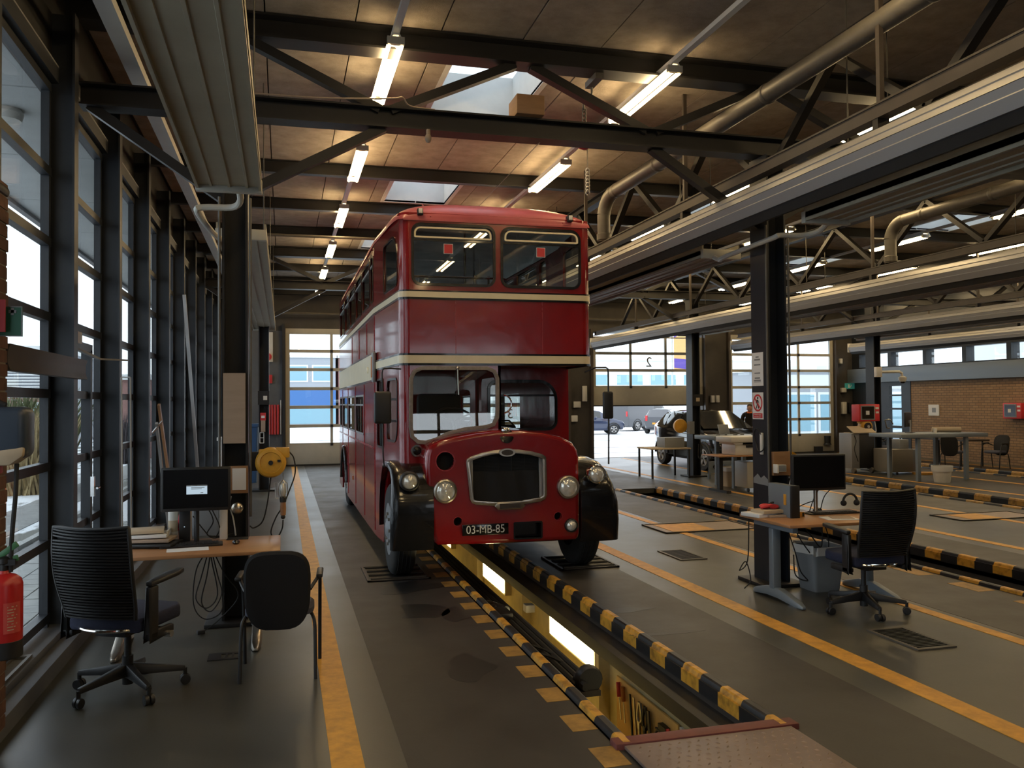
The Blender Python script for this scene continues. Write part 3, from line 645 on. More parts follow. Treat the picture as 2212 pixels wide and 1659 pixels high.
# flag on a pole outside the open door
t=thing('flag','purple and orange banner flag on a pole outside the raised door','flag',(18.4,38.0,0))
m=MB(); m.cyl((18.25,38.1,-.1),(18.25,38.1,7.5),.05,10); m.build('pole','white_paint',t)
MT['flag_purple']=M('flag_purple',(.14,.09,.42),.8); MT['flag_orange']=M('flag_orange',(.80,.26,.08),.8); MT['flag_peach']=M('flag_peach',(.85,.50,.20),.8); MT['flag_red']=M('flag_red',(.72,.14,.10),.8)
def fp(n,mat,P,dy=0):
    m=MB(); m.panel([(a*.68,b) for a,b in P],[],(18.3,38+dy,3.35),(1,0,0),(0,0,1),.02); m.build(n,mat,t,smooth=False)
fp('flag_cloth','flag_peach',[(0,0),(2.0,-.25),(2.0,3.2),(0,3.2)])
fp('upper_band','flag_purple',[(0,1.55),(1.0,1.9),(2.0,1.9),(2.0,3.2),(0,3.2)],-.02); fp('lower_band','flag_purple',[(0,.1),(2,-.05),(2,.45),(0,.55)],-.02)
fp('right_field','flag_red',[(1.1,1.85),(2.0,.6),(2.0,1.9)],-.04)
# ================================================================== THE BUS
bus=thing('double_decker_bus','red half-cab double decker bus with cream bands standing over the pit','bus',(2.23,8.5,0))
BX=2.23; XA,XB=1.09,3.37; YFR=8.87; YS=10.6; YR=17.3
def bp(m,name,mat,par=None,**k): return m.build(name,mat,par or bus,**k)
# ---- side shells (rear part) with window holes
lowW=[(12.05,13.38),(13.55,14.92),(15.12,16.3),(16.47,17.08)]
upW=[(10.72,11.02),(11.15,12.2),(12.34,13.33),(13.48,14.57),(14.72,15.7),(15.85,16.95)]
def archpts(c,r,z0):
    a0=math.asin((z0-.5)/r) if abs(z0-.5)<r else 0
    return [(c+r*math.cos(math.radians(180)-a0-( math.pi-2*a0)*i/14),.5+r*math.sin(math.radians(180)-a0-(math.pi-2*a0)*i/14)) for i in range(15)]
ar=[(15.9-.6*math.cos(PI*i/14),.46+.6*math.sin(PI*i/14)) for i in range(15)]
outer=[(YS,.24)]+[(15.3,.24)]+ar+[(16.5,.26),(YR,.28),(YR,3.84),(YS,3.84)]
hl=[rrect(a,b,1.40,1.97,.05) for a,b in lowW]+[rrect(a,b,3.10,3.71,.06) for a,b in upW]
for s,xx in ((-1,XA),(1,XB)):
    m=MB(); m.panel(outer,hl,(xx,0,0),(0,1,0),(0,0,1),.03*(-s)); bp(m,'side_panel','bus_red',ang=20)
    for a,b in lowW+upW:
        z0,z1=(1.40,1.97) if (a,b) in lowW else (3.10,3.71)
        m=MB(); m.panel(rrect(a+.003,b-.003,z0+.003,z1-.003,.05),[rrect(a+.03,b-.03,z0+.03,z1-.03,.04)],(xx,0,0),(0,1,0),(0,0,1),.008*s); f=bp(m,'window_frame','alu_dull' if (a,b) in lowW else 'bus_black')
        m=MB(); m.box(xx-.012*s-.002,xx-.012*s+.002,a,b,z0,z1); m.build('pane','glass_bus',f,smooth=False)
        m=MB(); m.box(xx-.012,xx+.006,a+.02,b-.02,z1-.16,z1-.135); m.build('vent_bar','alu_dull',f)
# ---- tapered front part of the sides
for s,xx in ((-1,XA),(1,XB)):
    U=Vector((-.085*s,-1.63,0)).normalized(); L=1.632
    if s<0:
        fa=[(10.6-9.3+.62*math.cos(PI*i/16),.52+.62*math.sin(PI*i/16)) for i in range(17)]
        out=[(0,.24),(.62,.24),(.70,.45),(.78,.75),(.92,1.0),(1.1,1.12),(L,1.14),(L,3.84),(0,3.84)]
        holes=[rrect(.9,1.55,1.42,2.12,(.2,.1,.1,.08)),rrect(.2,.66,1.32,2.14,.07),rrect(.7,1.58,3.09,3.66,(.08,.30,.06,.06))]
    else:
        out=[(0,.24),(.7,.24),(.7,2.26),(L,2.26),(L,3.84),(0,3.84)]; holes=[rrect(.7,1.58,3.09,3.66,(.08,.3,.06,.06))]
    out=list(reversed(out)) if False else out
    m=MB(); m.panel(out,holes,(xx,YS,0),U,(0,0,1),-.03 if s<0 else .03); bp(m,'cab_side' if s<0 else 'front_side','bus_red',ang=20)
    for h in holes:
        m=MB(); m.panel(h,[inset(h,.025)],(xx,YS,0),U,(0,0,1),.008 if s<0 else -.008); f=bp(m,'window_frame','bus_black')
        m=MB(); m.panel(h,[],(xx-s*.01,YS,0),U,(0,0,1),.003); m.build('pane','glass_bus',f,smooth=False)
# ---- front corners and front panels
FX0,FX1=1.275,3.185
for s in (-1,1):
    c=(FX0,YFR+.1) if s<0 else (FX1,YFR+.1); z0=1.12 if s<0 else 2.26
    pts=[(c[0]+s*.1*math.cos(PI/2*i/6),c[1]-.1*math.sin(PI/2*i/6)) for i in range(7)]
    m=MB(); m.add([(x,y,z) for z in (z0,3.84) for x,y in pts],[(i,i+1,8+i,7+i) for i in range(6)]); bp(m,'corner_pillar','bus_red')
wu=[rrect(1.295,2.20,3.075,3.735,(.10,.10,.10,.10)),rrect(2.255,3.165,3.075,3.73,(.10,.12,.10,.10))]
m=MB(); m.panel([(FX0,3.02),(FX1,3.02),(FX1,3.84),(FX0,3.84)],wu,(0,YFR,0),(1,0,0),(0,0,1),-.04); bp(m,'upper_front','bus_red')
m=MB(); m.panel([(FX0,2.26),(FX1,2.26),(FX1,3.02),(FX0,3.02)],[],(0,YFR,0),(1,0,0),(0,0,1),-.04); bp(m,'middle_front','bus_red')
for x in (1.765,2.72):
    m=MB(); m.box(x-.004,x+.004,YFR-.003,YFR,2.36,2.93); bp(m,'panel_seam','bus_red_faded')
for i,h in enumerate(wu):
    m=MB(); m.panel(h,[inset(h,.028)],(0,YFR,0),(1,0,0),(0,0,1),.014); f=bp(m,'front_window','bus_black')
    m=MB(); m.panel(h,[],(0,YFR+.012,0),(1,0,0),(0,0,1),.003); m.build('pane','glass_bus',f,smooth=False)
    x0,x1=(1.325,2.155) if i==0 else (2.30,3.13)
    v=rrect(x0,x1,3.575,3.69,(.015,.07,.07,.015)); m=MB(); m.panel(v,[inset(v,.017)],(0,YFR,0),(1,0,0),(0,0,1),.022); m.build('vent_frame','bus_cream',f)
    m=MB(); m.box(x0-.03,x1+.03,YFR-.01,YFR+.005,3.545,3.565); m.build('vent_rail','bus_black',f)
    sx=1.69 if i==0 else 2.71; sz=3.47
    m=MB(); m.box(sx-.05,sx+.05,YFR+.001,YFR+.005,sz-.053,sz+.053); s_=m.build('sticker','paper',f,smooth=False)
    m=MB(); m.box(sx-.044,sx+.044,YFR-.001,YFR+.001,sz-.047,sz+.047); m.build('sticker_face','red_sign',f,smooth=False)
# ---- roof
def rsec(y,hw,zt,zb,n=18,e=.55):
    return [(BX-hw*math.copysign(abs(math.cos(t))**e,math.cos(t)),y,zb+(zt-zb)*abs(math.sin(t))**.9) for t in [PI*i/n for i in range(n+1)]]
secs=[rsec(8.862,1.02,3.80,3.765,e=.35),rsec(8.875,1.045,3.86,3.765,e=.4),rsec(8.91,1.058,3.905,3.77,e=.45),rsec(8.98,1.07,3.95,3.775),rsec(9.12,1.085,4.0,3.78),rsec(9.4,1.10,4.04,3.79),rsec(10.2,1.125,4.07,3.80),rsec(10.6,1.145,4.075,3.80),rsec(16.6,1.145,4.07,3.80),rsec(17.1,1.12,4.02,3.80),rsec(17.3,1.08,3.9,3.80)]
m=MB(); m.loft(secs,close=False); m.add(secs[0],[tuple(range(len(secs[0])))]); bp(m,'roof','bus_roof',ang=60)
for yy in (9.02,):
    for x in (1.5,2.96):
        m=MB(); m.bar((x,8.86,3.80),(x+.0,9.4,4.05),.012,.012); bp(m,'roof_seam','bus_roof')
m=MB(); m.box(FX0-.06,FX1+.06,YFR-.012,YFR+.01,3.755,3.772); bp(m,'roof_gutter','bus_roof')
for x,z in ((1.39,3.845),(3.04,3.85)):
    m=MB(); m.box(x-.03,x+.03,8.83,8.93,z-.035,z+.035); o=bp(m,'marker_lamp','black_plastic',bevel=.008)
    m=MB(); m.box(x-.02,x+.02,8.815,8.832,z-.02,z+.03); m.build('lens','white_plastic',o,bevel=.005)
# ---- bands round the body
per=[(XA,YR),(XA,YS)]+[(FX0-.1*math.cos(PI/2*i/6),YFR+.1-.1*math.sin(PI/2*i/6)) for i in range(7)]+[(FX1+.1*math.cos(PI/2*(6-i)/6),YFR+.1-.1*math.sin(PI/2*(6-i)/6)) for i in range(7)]+[(XB,YS),(XB,YR)]
def band(name,mat,z0,z1,proud,i0=0,i1=None):
    P=per[i0:i1]; out=[]
    for i,(x,y) in enumerate(P):
        a=P[max(i-1,0)]; b=P[min(i+1,len(P)-1)]; dx,dy=b[0]-a[0],b[1]-a[1]; l=math.hypot(dx,dy); nx,ny=dy/l,-dx/l
        if (x+nx-BX)**2+(y+ny-12)**2<(x-BX)**2+(y-12)**2: nx,ny=-nx,-ny
        out.append((x+nx*proud,y+ny*proud))
    n=len(P); vs=[(x,y,z0) for x,y in out]+[(x,y,z1) for x,y in out]+[(x,y,z1) for x,y in P]+[(x,y,z0) for x,y in P]
    m=MB(); fs=[]
    for i in range(n-1):
        for k in range(4): fs.append((k*n+i,k*n+i+1,((k+1)%4)*n+i+1,((k+1)%4)*n+i))
    m.add(vs,fs); return bp(m,name,mat,ang=40)
band('cream_band','bus_cream',2.952,3.012,.012); band('black_line','bus_black',3.012,3.028,.010); band('black_line','bus_black',2.93,2.952,.010)
band('cream_band','bus_cream',2.262,2.345,.012,1,-1); band('black_line','bus_black',2.345,2.365,.012,1,-1); band('black_line','bus_black',2.240,2.262,.012,1,-1)
band('cream_side_band','bus_cream',2.14,2.46,.008,0,2); band('cream_side_band','bus_cream',2.14,2.46,.008,-2,None); band('black_line','bus_black',2.46,2.485,.01,0,2); band('black_line','bus_black',2.115,2.14,.01,0,2)
m=MB(); m.box(1.045,1.09,10.42,10.56,2.10,2.47); o=bp(m,'indicator','alu_dull',bevel=.02)
m=MB(); m.box(1.035,1.05,10.445,10.535,2.16,2.41); m.build('amber_lens','amber',o,bevel=.006)
m=MB(); m.ball((1.08,11.35,2.28),(.02,.04,.045)); bp(m,'side_lamp','bus_cream')
for y in (10.6,12.0,13.47,15.02,16.4): m=MB(); m.box(1.084,1.09,y-.006,y+.006,.3,2.1); bp(m,'side_seam','bus_red_faded')
for y in (10.6,11.6,12.8,14.1): m=MB(); m.box(1.084,1.09,y-.006,y+.006,2.49,2.92); bp(m,'side_seam','bus_red_faded')
m=MB(); m.box(1.082,1.09,10.7,YR,1.28,1.30); bp(m,'waist_seam','bus_red_faded')
m=MB(); m.box(1.08,1.10,14.0,14.05,.62,.68); bp(m,'reflector','amber')
# ---- rear wall, deck floors, inner linings
m=MB(); m.panel([(XA,.28),(XB,.28),(XB,3.84),(XA,3.84)],[rrect(1.6,2.9,3.12,3.7,.08),rrect(1.7,2.8,1.4,2.0,.08)],(0,YR,0),(1,0,0),(0,0,1),.03); bp(m,'rear_panel','bus_red')
m=MB(); m.box(XA+.05,XB-.05,YS,YR-.05,2.27,2.33); m.add([(1.12,YS,2.27),(1.2,8.92,2.27),(3.26,8.92,2.27),(3.34,YS,2.27),(1.12,YS,2.33),(1.2,8.92,2.33),(3.26,8.92,2.33),(3.34,YS,2.33)],[(0,1,2,3),(4,7,6,5),(0,4,5,1),(1,5,6,2),(2,6,7,3)]); bp(m,'upper_floor','bus_in')
m=MB(); m.box(XA+.05,XB-.05,9.92,YR-.05,.60,.66); bp(m,'lower_floor','bus_in')
m=MB(); m.loft([[(p[0],p[1]+.05,p[2]-.05) for p in rsec(y,hw,zt,zb)] for y,hw,zt,zb in ((9.0,1.03,3.95,3.80),(9.5,1.07,4.02,3.8),(10.6,1.10,4.05,3.8),(17.2,1.09,4.0,3.8))],close=False); bp(m,'inner_ceiling','bus_ceiling',ang=60)
# ---- half cab: front, right wall, bulkhead
ws=[(1.36,1.45),(1.44,1.445),(1.55,1.475),(1.68,1.535),(1.85,1.575),(2.08,1.595),(2.16,1.62),(2.195,1.69),(2.2,1.8),(2.2,2.1),(2.17,2.17),(2.1,2.2),(1.4,2.2),(1.33,2.17),(1.295,2.1),(1.29,1.6),(1.305,1.5)]
m=MB(); m.panel([(FX0,1.0),(2.25,1.0),(2.25,2.26),(FX0,2.26)],[ws],(0,YFR,0),(1,0,0),(0,0,1),-.03); bp(m,'cab_front','bus_red')
m=MB(); m.panel(inset(ws,-.03),[inset(ws,.012)],(0,YFR-.001,0),(1,0,0),(0,0,1),.022); f=bp(m,'windscreen','rubber_grey',bevel=.006)
m=MB(); m.panel(ws,[],(0,YFR+.010-.061*1.8,0),(1,0,0),(0,.061,1),.004); m.build('pane','glass_bus',f,smooth=False)
m=MB(); m.tube([(1.775,YFR-.03,2.235),(1.775,YFR-.04,2.12),(1.785,YFR-.03,1.93)],.007,6); m.ball((1.775,YFR-.03,2.21),.018); m.build('wiper','chrome_worn',f)
m=MB(); m.panel([(YFR,1.3),(9.9,1.3),(9.9,2.26),(YFR,2.26)],[rrect(9.0,9.8,1.62,2.12,.08)],(2.25,0,0),(0,1,0),(0,0,1),-.03); bp(m,'cab_wall','bus_red')
m=MB(); m.tube(arc((2.26,8.84,1.83),.10,-80,80,8,'xz'),.009,8); bp(m,'grab_handle','chrome')
nb=rrect(2.36,3.20,1.52,2.10,(.10,.22,.1,.08)); m=MB(); m.panel([(1.17,.5),(3.36,.5),(3.36,2.26),(1.17,2.26)],[nb,rrect(1.95,2.14,1.52,2.0,.05)],(0,9.9,0),(1,0,0),(0,0,1),-.03); bp(m,'bulkhead','bus_red',ang=25)
m=MB(); m.panel(inset(nb,-.015),[inset(nb,.02)],(0,9.9,0),(1,0,0),(0,0,1),.015); f=bp(m,'bulkhead_window','bus_black'); m=MB(); m.panel(nb,[],(0,9.91,0),(1,0,0),(0,0,1),.003); m.build('pane','glass_bus',f,smooth=False)
m=MB(); m.box(2.38,3.18,9.88,9.9,1.915,1.94); m.build('vent_rail','bus_black',f)
# ---- bonnet and radiator cowl
co=[(1.50,.42),(2.0,.405),(2.5,.40),(2.95,.40),(2.985,.42),(3.0,.47),(3.005,.9),(3.0,1.27),(2.985,1.34),(2.93,1.42),(2.8,1.485),(2.6,1.53),(2.37,1.555),(2.1,1.56),(1.88,1.54),(1.68,1.505),(1.5,1.46),(1.42,1.41),(1.385,1.33),(1.375,1.2),(1.39,.96),(1.44,.52),(1.465,.45)]
GR=[(1.795,1.245),(1.80,1.27),(1.84,1.295),(1.95,1.328),(2.08,1.352),(2.21,1.36),(2.34,1.353),(2.48,1.33),(2.58,1.302),(2.615,1.28),(2.62,1.25),(2.625,.89),(2.61,.855),(2.56,.83),(2.40,.812),(2.37,.805),(2.10,.80),(2.06,.805),(1.88,.825),(1.845,.84),(1.83,.87)]
GR=list(reversed(GR))
Hs=[circ(1.575,1.26,.092),circ(1.57,.96,.118),circ(2.87,.96,.118),circ(1.70,.65,.044,16),circ(2.76,.66,.042,16),circ(2.90,.56,.072,18),rrect(2.29,2.58,.45,.61,.01,1),inset(GR,.02)]
m=MB(); fo=inset(co,.05); m.panel(fo,Hs,(0,8.50,0),(1,0,0),(0,0,1),-.02); bp(m,'cowl_front','bus_red',ang=20)
def ring(l,y): return [(x,y,z) for x,z in l]
m=MB(); m.loft([ring(inset(co,.05),8.50),ring(inset(co,.028),8.503),ring(inset(co,.010),8.516),ring(co,8.545),ring(co,8.7),ring([(x,z+.02*(z>1)) for x,z in co],9.89)],cap=False); bp(m,'bonnet','bus_red',ang=50)
m=MB(); m.box(1.42,2.98,8.66,8.68,.44,1.42); bp(m,'cowl_backing','black_rubber',smooth=False)
for (x,z,r) in ((1.575,1.26,.092),(1.70,.65,.044),(2.76,.66,.042)):
    m=MB(); m.lathe([(r*1.12,-.004),(r*1.12,.004),(r,.004),(r,-.06)],(x,8.5,z),(0,-1,0),20,False); bp(m,'lamp_hole','bus_red_faded')
m=MB(); m.panel(rrect(2.28,2.59,.44,.62,.012,1),[rrect(2.295,2.575,.455,.605,.01,1)],(0,8.5,0),(1,0,0),(0,0,1),.006); m.box(2.3,2.57,8.6,8.61,.46,.60); bp(m,'intake_recess','bus_black')
def lamp(x,y,z,r,nm='headlamp',bez='chrome'):
    t=MB(); t.lathe([(r*.86,.012),(r*.92,.035),(r*1.06,.03),(r*1.1,.0),(r*1.1,-.05)],(x,y,z),(0,-1,0),28,False); t.lathe([(r*1.0,-.05),(r*.6,-.10),(.02,-.12)],(x,y,z),(0,-1,0),20); o=bp(t,nm,bez)
    t=MB(); t.lathe([(r*.88,.014),(r*.7,.034),(r*.4,.045),(.002,.05)],(x,y,z),(0,-1,0),24,False); t.build('lens','lens',o); return o
lamp(1.57,8.5,.96,.112,bez='chrome_worn'); lamp(2.87,8.5,.96,.112,bez='chrome_worn'); lamp(2.90,8.5,.56,.066,'fog_lamp','black_plastic')
lamp(1.205,8.43,1.075,.089,'wing_lamp','black_plastic'); lamp(3.16,8.43,1.09,.092,'wing_lamp')
m=MB(); m.lathe([(.045,.02),(.062,.02),(.066,0),(.066,-.01)],(1.345,YFR,1.35),(0,-1,0),22,False); o=bp(m,'side_light','chrome'); m=MB(); m.lathe([(.046,.005),(.02,.012),(.002,.014)],(1.345,YFR,1.35),(0,-1,0),18,False); m.build('lens','bus_black',o)
# grille
m=MB(); m.panel(inset(GR,-.008),[inset(GR,.032)],(0,8.50,0),(1,0,0),(0,0,1),.03); gr=bp(m,'grille_surround','chrome_worn',bevel=.006)
m=MB(); m.box(1.80,2.63,8.60,8.61,.82,1.34); m.build('radiator','black_rubber',gr,smooth=False)
m=MB()
for i in range(13): m.box(1.82,2.62,8.575,8.583,1.14+i*.015,1.144+i*.015)
for i in range(6): m.box(1.86+i*.14,1.866+i*.14,8.57,8.58,.85,1.33)
stuff(m.build('grille_slats','steel_dark',gr))
m=MB(); n=20
m.loft([[(1.86+(.70)*i/n,8.545+.008*math.sin(i*1.1+z*9)+.006*math.sin(i*.5),z) for i in range(n+1)] for z in (.83,.87,.91,.96,1.0,1.05,1.09,1.125,1.14)],close=False); m.build('blind_cloth','black_fabric',gr)
for x in (1.842,2.592): m=MB(); m.box(x-.022,x+.022,8.53,8.56,.86,1.27); m.build('side_strip','alu',gr)
m=MB(); m.lathe([(.09,0),(.085,.014)],(2.21,8.47,1.335),(0,-1,0),24,True); 
for i,v in enumerate(m.v): m.v[i]=(v[0],v[1],1.335+(v[2]-1.335)*.48)
b=m.build('badge','chrome_worn',gr); m=MB(); m.panel(circ(2.21,1.335,.062,24,.029),[],(0,8.456,0),(1,0,0),(0,0,1),.003); m.build('badge_plate','steel_brown',gr)
m=MB(); m.panel([(2.075,.79),(2.11,.755),(2.36,.755),(2.395,.79),(2.36,.83),(2.11,.83)],[],(0,8.47,0),(1,0,0),(0,0,1),.012); m.build('badge','chrome_worn',gr,bevel=.003); m=MB(); m.box(2.125,2.345,8.454,8.459,.768,.817); m.build('badge_plate','steel_brown',gr)
m=MB(); m.lathe([(.075,0),(.075,.012),(.06,.014)],(2.215,8.515,1.50),(0,-.97,.25),20); bp(m,'cap_recess','bus_black'); m=MB(); m.ball((2.21,8.52,1.56),(.045,.03,.035)); bp(m,'filler_cap','chrome')
# number plate
m=MB(); m.box(1.742,2.222,8.478,8.49,.505,.617); npl=bp(m,'number_plate','black_gloss',bevel=.004); text('plate_text','03-MB-85',.118,(1.982,8.4765,.560),(PI/2,0,0),'white_paint',npl,sx=.86)
# wings
prof=[(8.48,.385),(8.45,.6),(8.45,.8),(8.48,.98),(8.57,1.12),(8.75,1.205),(9.05,1.24),(9.4,1.225),(9.7,1.12),(9.9,.95),(10.0,.7),(10.02,.45)]
for s in (-1,1):
    secs=[]; n=len(prof)
    for i,(y,z) in enumerate(prof):
        a=prof[max(i-1,0)]; b=prof[min(i+1,n-1)]; dy,dz=b[0]-a[0],b[1]-a[1]; l=math.hypot(dy,dz); ny,nz=-dz/l,dy/l
        xo,xi=(1.02,1.45) if s<0 else (3.43,3.0); d=1 if s<0 else -1
        k=1-.35*max(0,(1.0-(z-.4)))*(1 if y<8.7 else 0)
        xo2=xo+d*(.03 if s<0 else .10)*max(0,(z-.75)/.45)*(1 if y<9.4 else 0)+(d*.05*min(1,(y-9.0)/.75) if y>9.0 else 0)
        S=[(xo2,y-ny*.06,z-nz*.06),(xo2+d*.004,y-ny*.03,z-nz*.03),(xo2+d*.03,y-ny*.008,z-nz*.008),(xo2+d*.08,y,z),(xi,y,z),(xi,y-ny*.02,z-nz*.02),(xo2+d*.08,y-ny*.025,z-nz*.025),(xo2+d*.02,y-ny*.06,z-nz*.06)]
        secs.append(S)
    m=MB(); m.loft(secs); bp(m,'front_wing','bus_black',ang=50)
# wheels
def wheel(x0,x1,y,r,out):
    cx=(x0+x1)/2; w=(x1-x0)/2; s=out
    t=MB(); t.lathe([(r*.56,-w),(r*.9,-w*.98),(r*.975,-w*.8),(r,-w*.6),(r,w*.6),(r*.975,w*.8),(r*.9,w*.98),(r*.56,w)],(cx,y,r),(1,0,0),40,False)
    o=bp(t,'wheel','tyre')
    t=MB()
    for k in (-.5,-.17,.17,.5): t.lathe([(r*1.001,w*k-.008),(r*1.012,w*k-.004),(r*1.012,w*k+.004),(r*1.001,w*k+.008)],(cx,y,r),(1,0,0),40,False)
    t.build('tread_rib','tyre',o)
    t=MB(); f=w if s>0 else -w
    t.lathe([(r*.57,f),(r*.55,f-.03*s),(r*.45,f-.06*s),(r*.25,f-.01*s),(r*.14,f+.03*s),(.02,f+.035*s)],(cx,y,r),(1,0,0),28); h=t.build('rim','chrome_worn' if False else 'grey_plastic',o)
    t=MB()
    for k in range(8): a=2*PI*k/8; t.cyl((cx+f-.04*s,y+r*.33*math.cos(a),r+r*.33*math.sin(a)),(cx+f+.02*s,y+r*.33*math.cos(a),r+r*.33*math.sin(a)),.018,8)
    t.build('wheel_nuts','chrome_worn',o)
wheel(1.10,1.345,9.32,.49,-1); wheel(3.13,3.375,9.32,.49,1)
wheel(1.12,1.36,15.9,.49,-1); wheel(1.40,1.64,15.9,.49,-1); wheel(2.82,3.06,15.9,.49,1); wheel(3.1,3.34,15.9,.49,1)
m=MB(); m.panel([(YS-.01,.35)]+[(15.9-.66*math.cos(PI*i/14),.46+.66*math.sin(PI*i/14)) for i in range(15)]+[(16.5,.46)]+[(15.9+.6*math.cos(PI*i/14),.46+.6*math.sin(PI*i/14)) for i in range(15)],[],(1.075,0,0),(0,1,0),(0,0,1),.015) if False else m.tube([(1.075,15.9-.6*math.cos(PI*i/16),.46+.6*math.sin(PI*i/16)) for i in range(17)],.03,8); bp(m,'rear_arch','bus_black')
m=MB(); m.box(1.3,3.16,9.22,9.42,.42,.56); m.box(1.3,3.16,15.8,16.0,.42,.56); m.box(1.7,1.82,8.9,17,.42,.56); m.box(2.64,2.76,8.9,17,.42,.56); m.box(1.9,2.5,8.8,9.9,.42,.75); bp(m,'chassis','steel_dark')
# mirrors
m=MB(); m.tube(spline([(1.18,8.86,2.20),(1.02,8.72,2.20),(.975,8.72,2.17),(.975,8.72,2.0),(.975,8.70,1.4),(.99,8.72,1.2)]),.008,8); o=bp(m,'mirror_arm','black_plastic'); m=MB(); m.box(.885,1.06,8.66,8.71,1.64,1.965); m.build('mirror','black_plastic',o,bevel=.03,seg=3)
m=MB(); m.tube([(3.2,8.86,2.17),(3.27,8.72,2.215),(3.385,8.70,2.215),(3.405,8.70,2.20),(3.41,8.70,2.16),(3.41,8.70,1.6),(3.405,8.70,1.17)],.009,8); o=bp(m,'mirror_arm','black_plastic'); m=MB(); m.box(3.335,3.455,8.66,8.70,1.66,1.955); m.build('mirror','black_plastic',o,bevel=.025,seg=3)
# inside: steering wheel, driver seat, dash, passenger seats, rails
m=MB(); m.tube([(1.80+.23*math.cos(a),9.22+.23*math.sin(a)*.8,1.66+.23*math.sin(a)*.55) for a in [2*PI*i/24 for i in range(25)]],.013,8,False)
for a in (.5,2.6,4.7): m.tube([(1.80,9.22,1.65),(1.80+.23*math.cos(a),9.22+.23*math.sin(a)*.8,1.66+.23*math.sin(a)*.55)],.01,6)
m.tube([(1.8,9.22,1.65),(1.82,9.0,1.2)],.02,8); bp(m,'steering_wheel','black_plastic')
m=MB(); m.box(1.45,1.95,9.5,9.62,1.3,1.95); m.box(1.45,1.95,9.3,9.6,1.15,1.3); bp(m,'driver_seat','black_fabric',bevel=.05)
m=MB(); m.box(1.22,2.22,8.93,9.08,1.18,1.44); bp(m,'dash','bus_black',bevel=.03)
for lv,z,rows in ((0,2.33,(9.95,10.8,11.65,12.5,13.35,14.2,15.05,15.9)),(1,.66,(11.6,12.5,13.4,14.3,15.2))):
    for y in rows:
        for x0,x1 in ((1.2,2.0),(2.5,3.28)):
            m=MB(); m.box(x0,x1,y,y+.42,z+.35,z+.48); m.box(x0,x1,y+.42,y+.50,z+.35,z+.86); s_=bp(m,'passenger_seat','black_fabric',bevel=.035)
            m=MB(); m.tube([(x0+.03,y+.46,z+.3),(x0+.03,y+.46,z+.85),(x0+.1,y+.46,z+.92),(x1-.1,y+.46,z+.92),(x1-.03,y+.46,z+.85),(x1-.03,y+.46,z+.3)],.014,6); m.build('seat_rail','steel_dark',s_)
m=MB(); m.tube([(1.25,9.0,3.19),(2.3,9.0,3.19),(2.36,9.05,3.19)],.012,8)
for x in (1.40,1.47,2.02,2.16): m.tube([(x,9.02,2.33),(x,9.02,3.22 if x>2 else 3.17)],.011,6)
m.tube([(1.3,9.15,3.10),(1.85,9.15,3.09),(2.2,9.1,3.12)],.010,6); m.tube([(2.02,9.6,2.33),(2.02,9.6,3.95)],.014,6); m.tube([(2.48,11.2,2.33),(2.48,11.2,3.95)],.014,6); bp(m,'hand_rails','chrome')
# ================================================================== OVERHEAD SERVICES
RP=['cream radiant heater panel above the left desk, nearest the camera','cream radiant heater panel above the right desk, nearest the camera','cream radiant heater panel on the third column line near the camera','cream radiant heater panel on the fourth column line near the camera','long cream heater panel running from the left column to the far wall','long cream heater panel between the right column and the far door','far heater panel on the third column line','far heater panel on the fourth column line']
for j,(y0,y1) in enumerate(((-1.5,6.8),(8.75,19.5))):
    for i,cx in enumerate((-.39,4.81,9.75,14.85)):
        t=thing('radiant_panel',RP[j*4+i],'heater',(cx,y0,3.5),'overhead radiant heater panels')
        m=MB(); m.box(cx-.235,cx+.235,y0,y1,3.50,3.55); m.box(cx-.235,cx-.215,y0,y1,3.47,3.62); m.box(cx+.215,cx+.235,y0,y1,3.47,3.62); m.build('sheet','panel_cream',t)
        for k in (-.13,0,.13): m=MB(); m.ext([(-.013,0),(-.009,-.014),(.009,-.014),(.013,0)],(cx+k,y0,3.502),(cx+k,y1,3.502)); m.build('rib','panel_cream',t)
        for yy in (y0,y1): m=MB(); m.box(cx-.24,cx+.24,yy-.03,yy+.03,3.455,3.56); m.build('end_rail','cream_metal',t,bevel=.006)
        for yy in (y0+.6,(y0+y1)/2,y1-.6):
            for k in (-.2,.2): m=MB(); m.cyl((cx+k,yy,3.6),(cx+k,yy,ZC),.006,6); m.build('hanger','galv',t)
for i,cx in enumerate((-.39,4.81)):
    m=MB(); 
    P=[(cx+.07,6.85,3.5),(cx+.07,7.0,3.44),(cx+.0,7.15,3.42),(cx-.22,7.2,3.42),(cx-.27,7.3,3.40),(cx-.2,8.3,3.40),(cx-.1,8.6,3.42),(cx-.1,8.8,3.5)]
    m.tube(spline(P,4),.026,10); tag(m.build('heater_pipe','cream_metal'),'bent cream heater pipe passing the '+['left desk column','right desk column'][i],'pipe','heater pipes')
RL=[(4.3,0,24.8),(9.2,-.08,24.6),(14.3,-.06,25.2),(18.6,-.12,25.0)]
RN=['aluminium exhaust rail nearest the bus on its brown beam','second aluminium exhaust rail from the bus','third aluminium exhaust rail from the bus','farthest aluminium exhaust rail under the high windows']
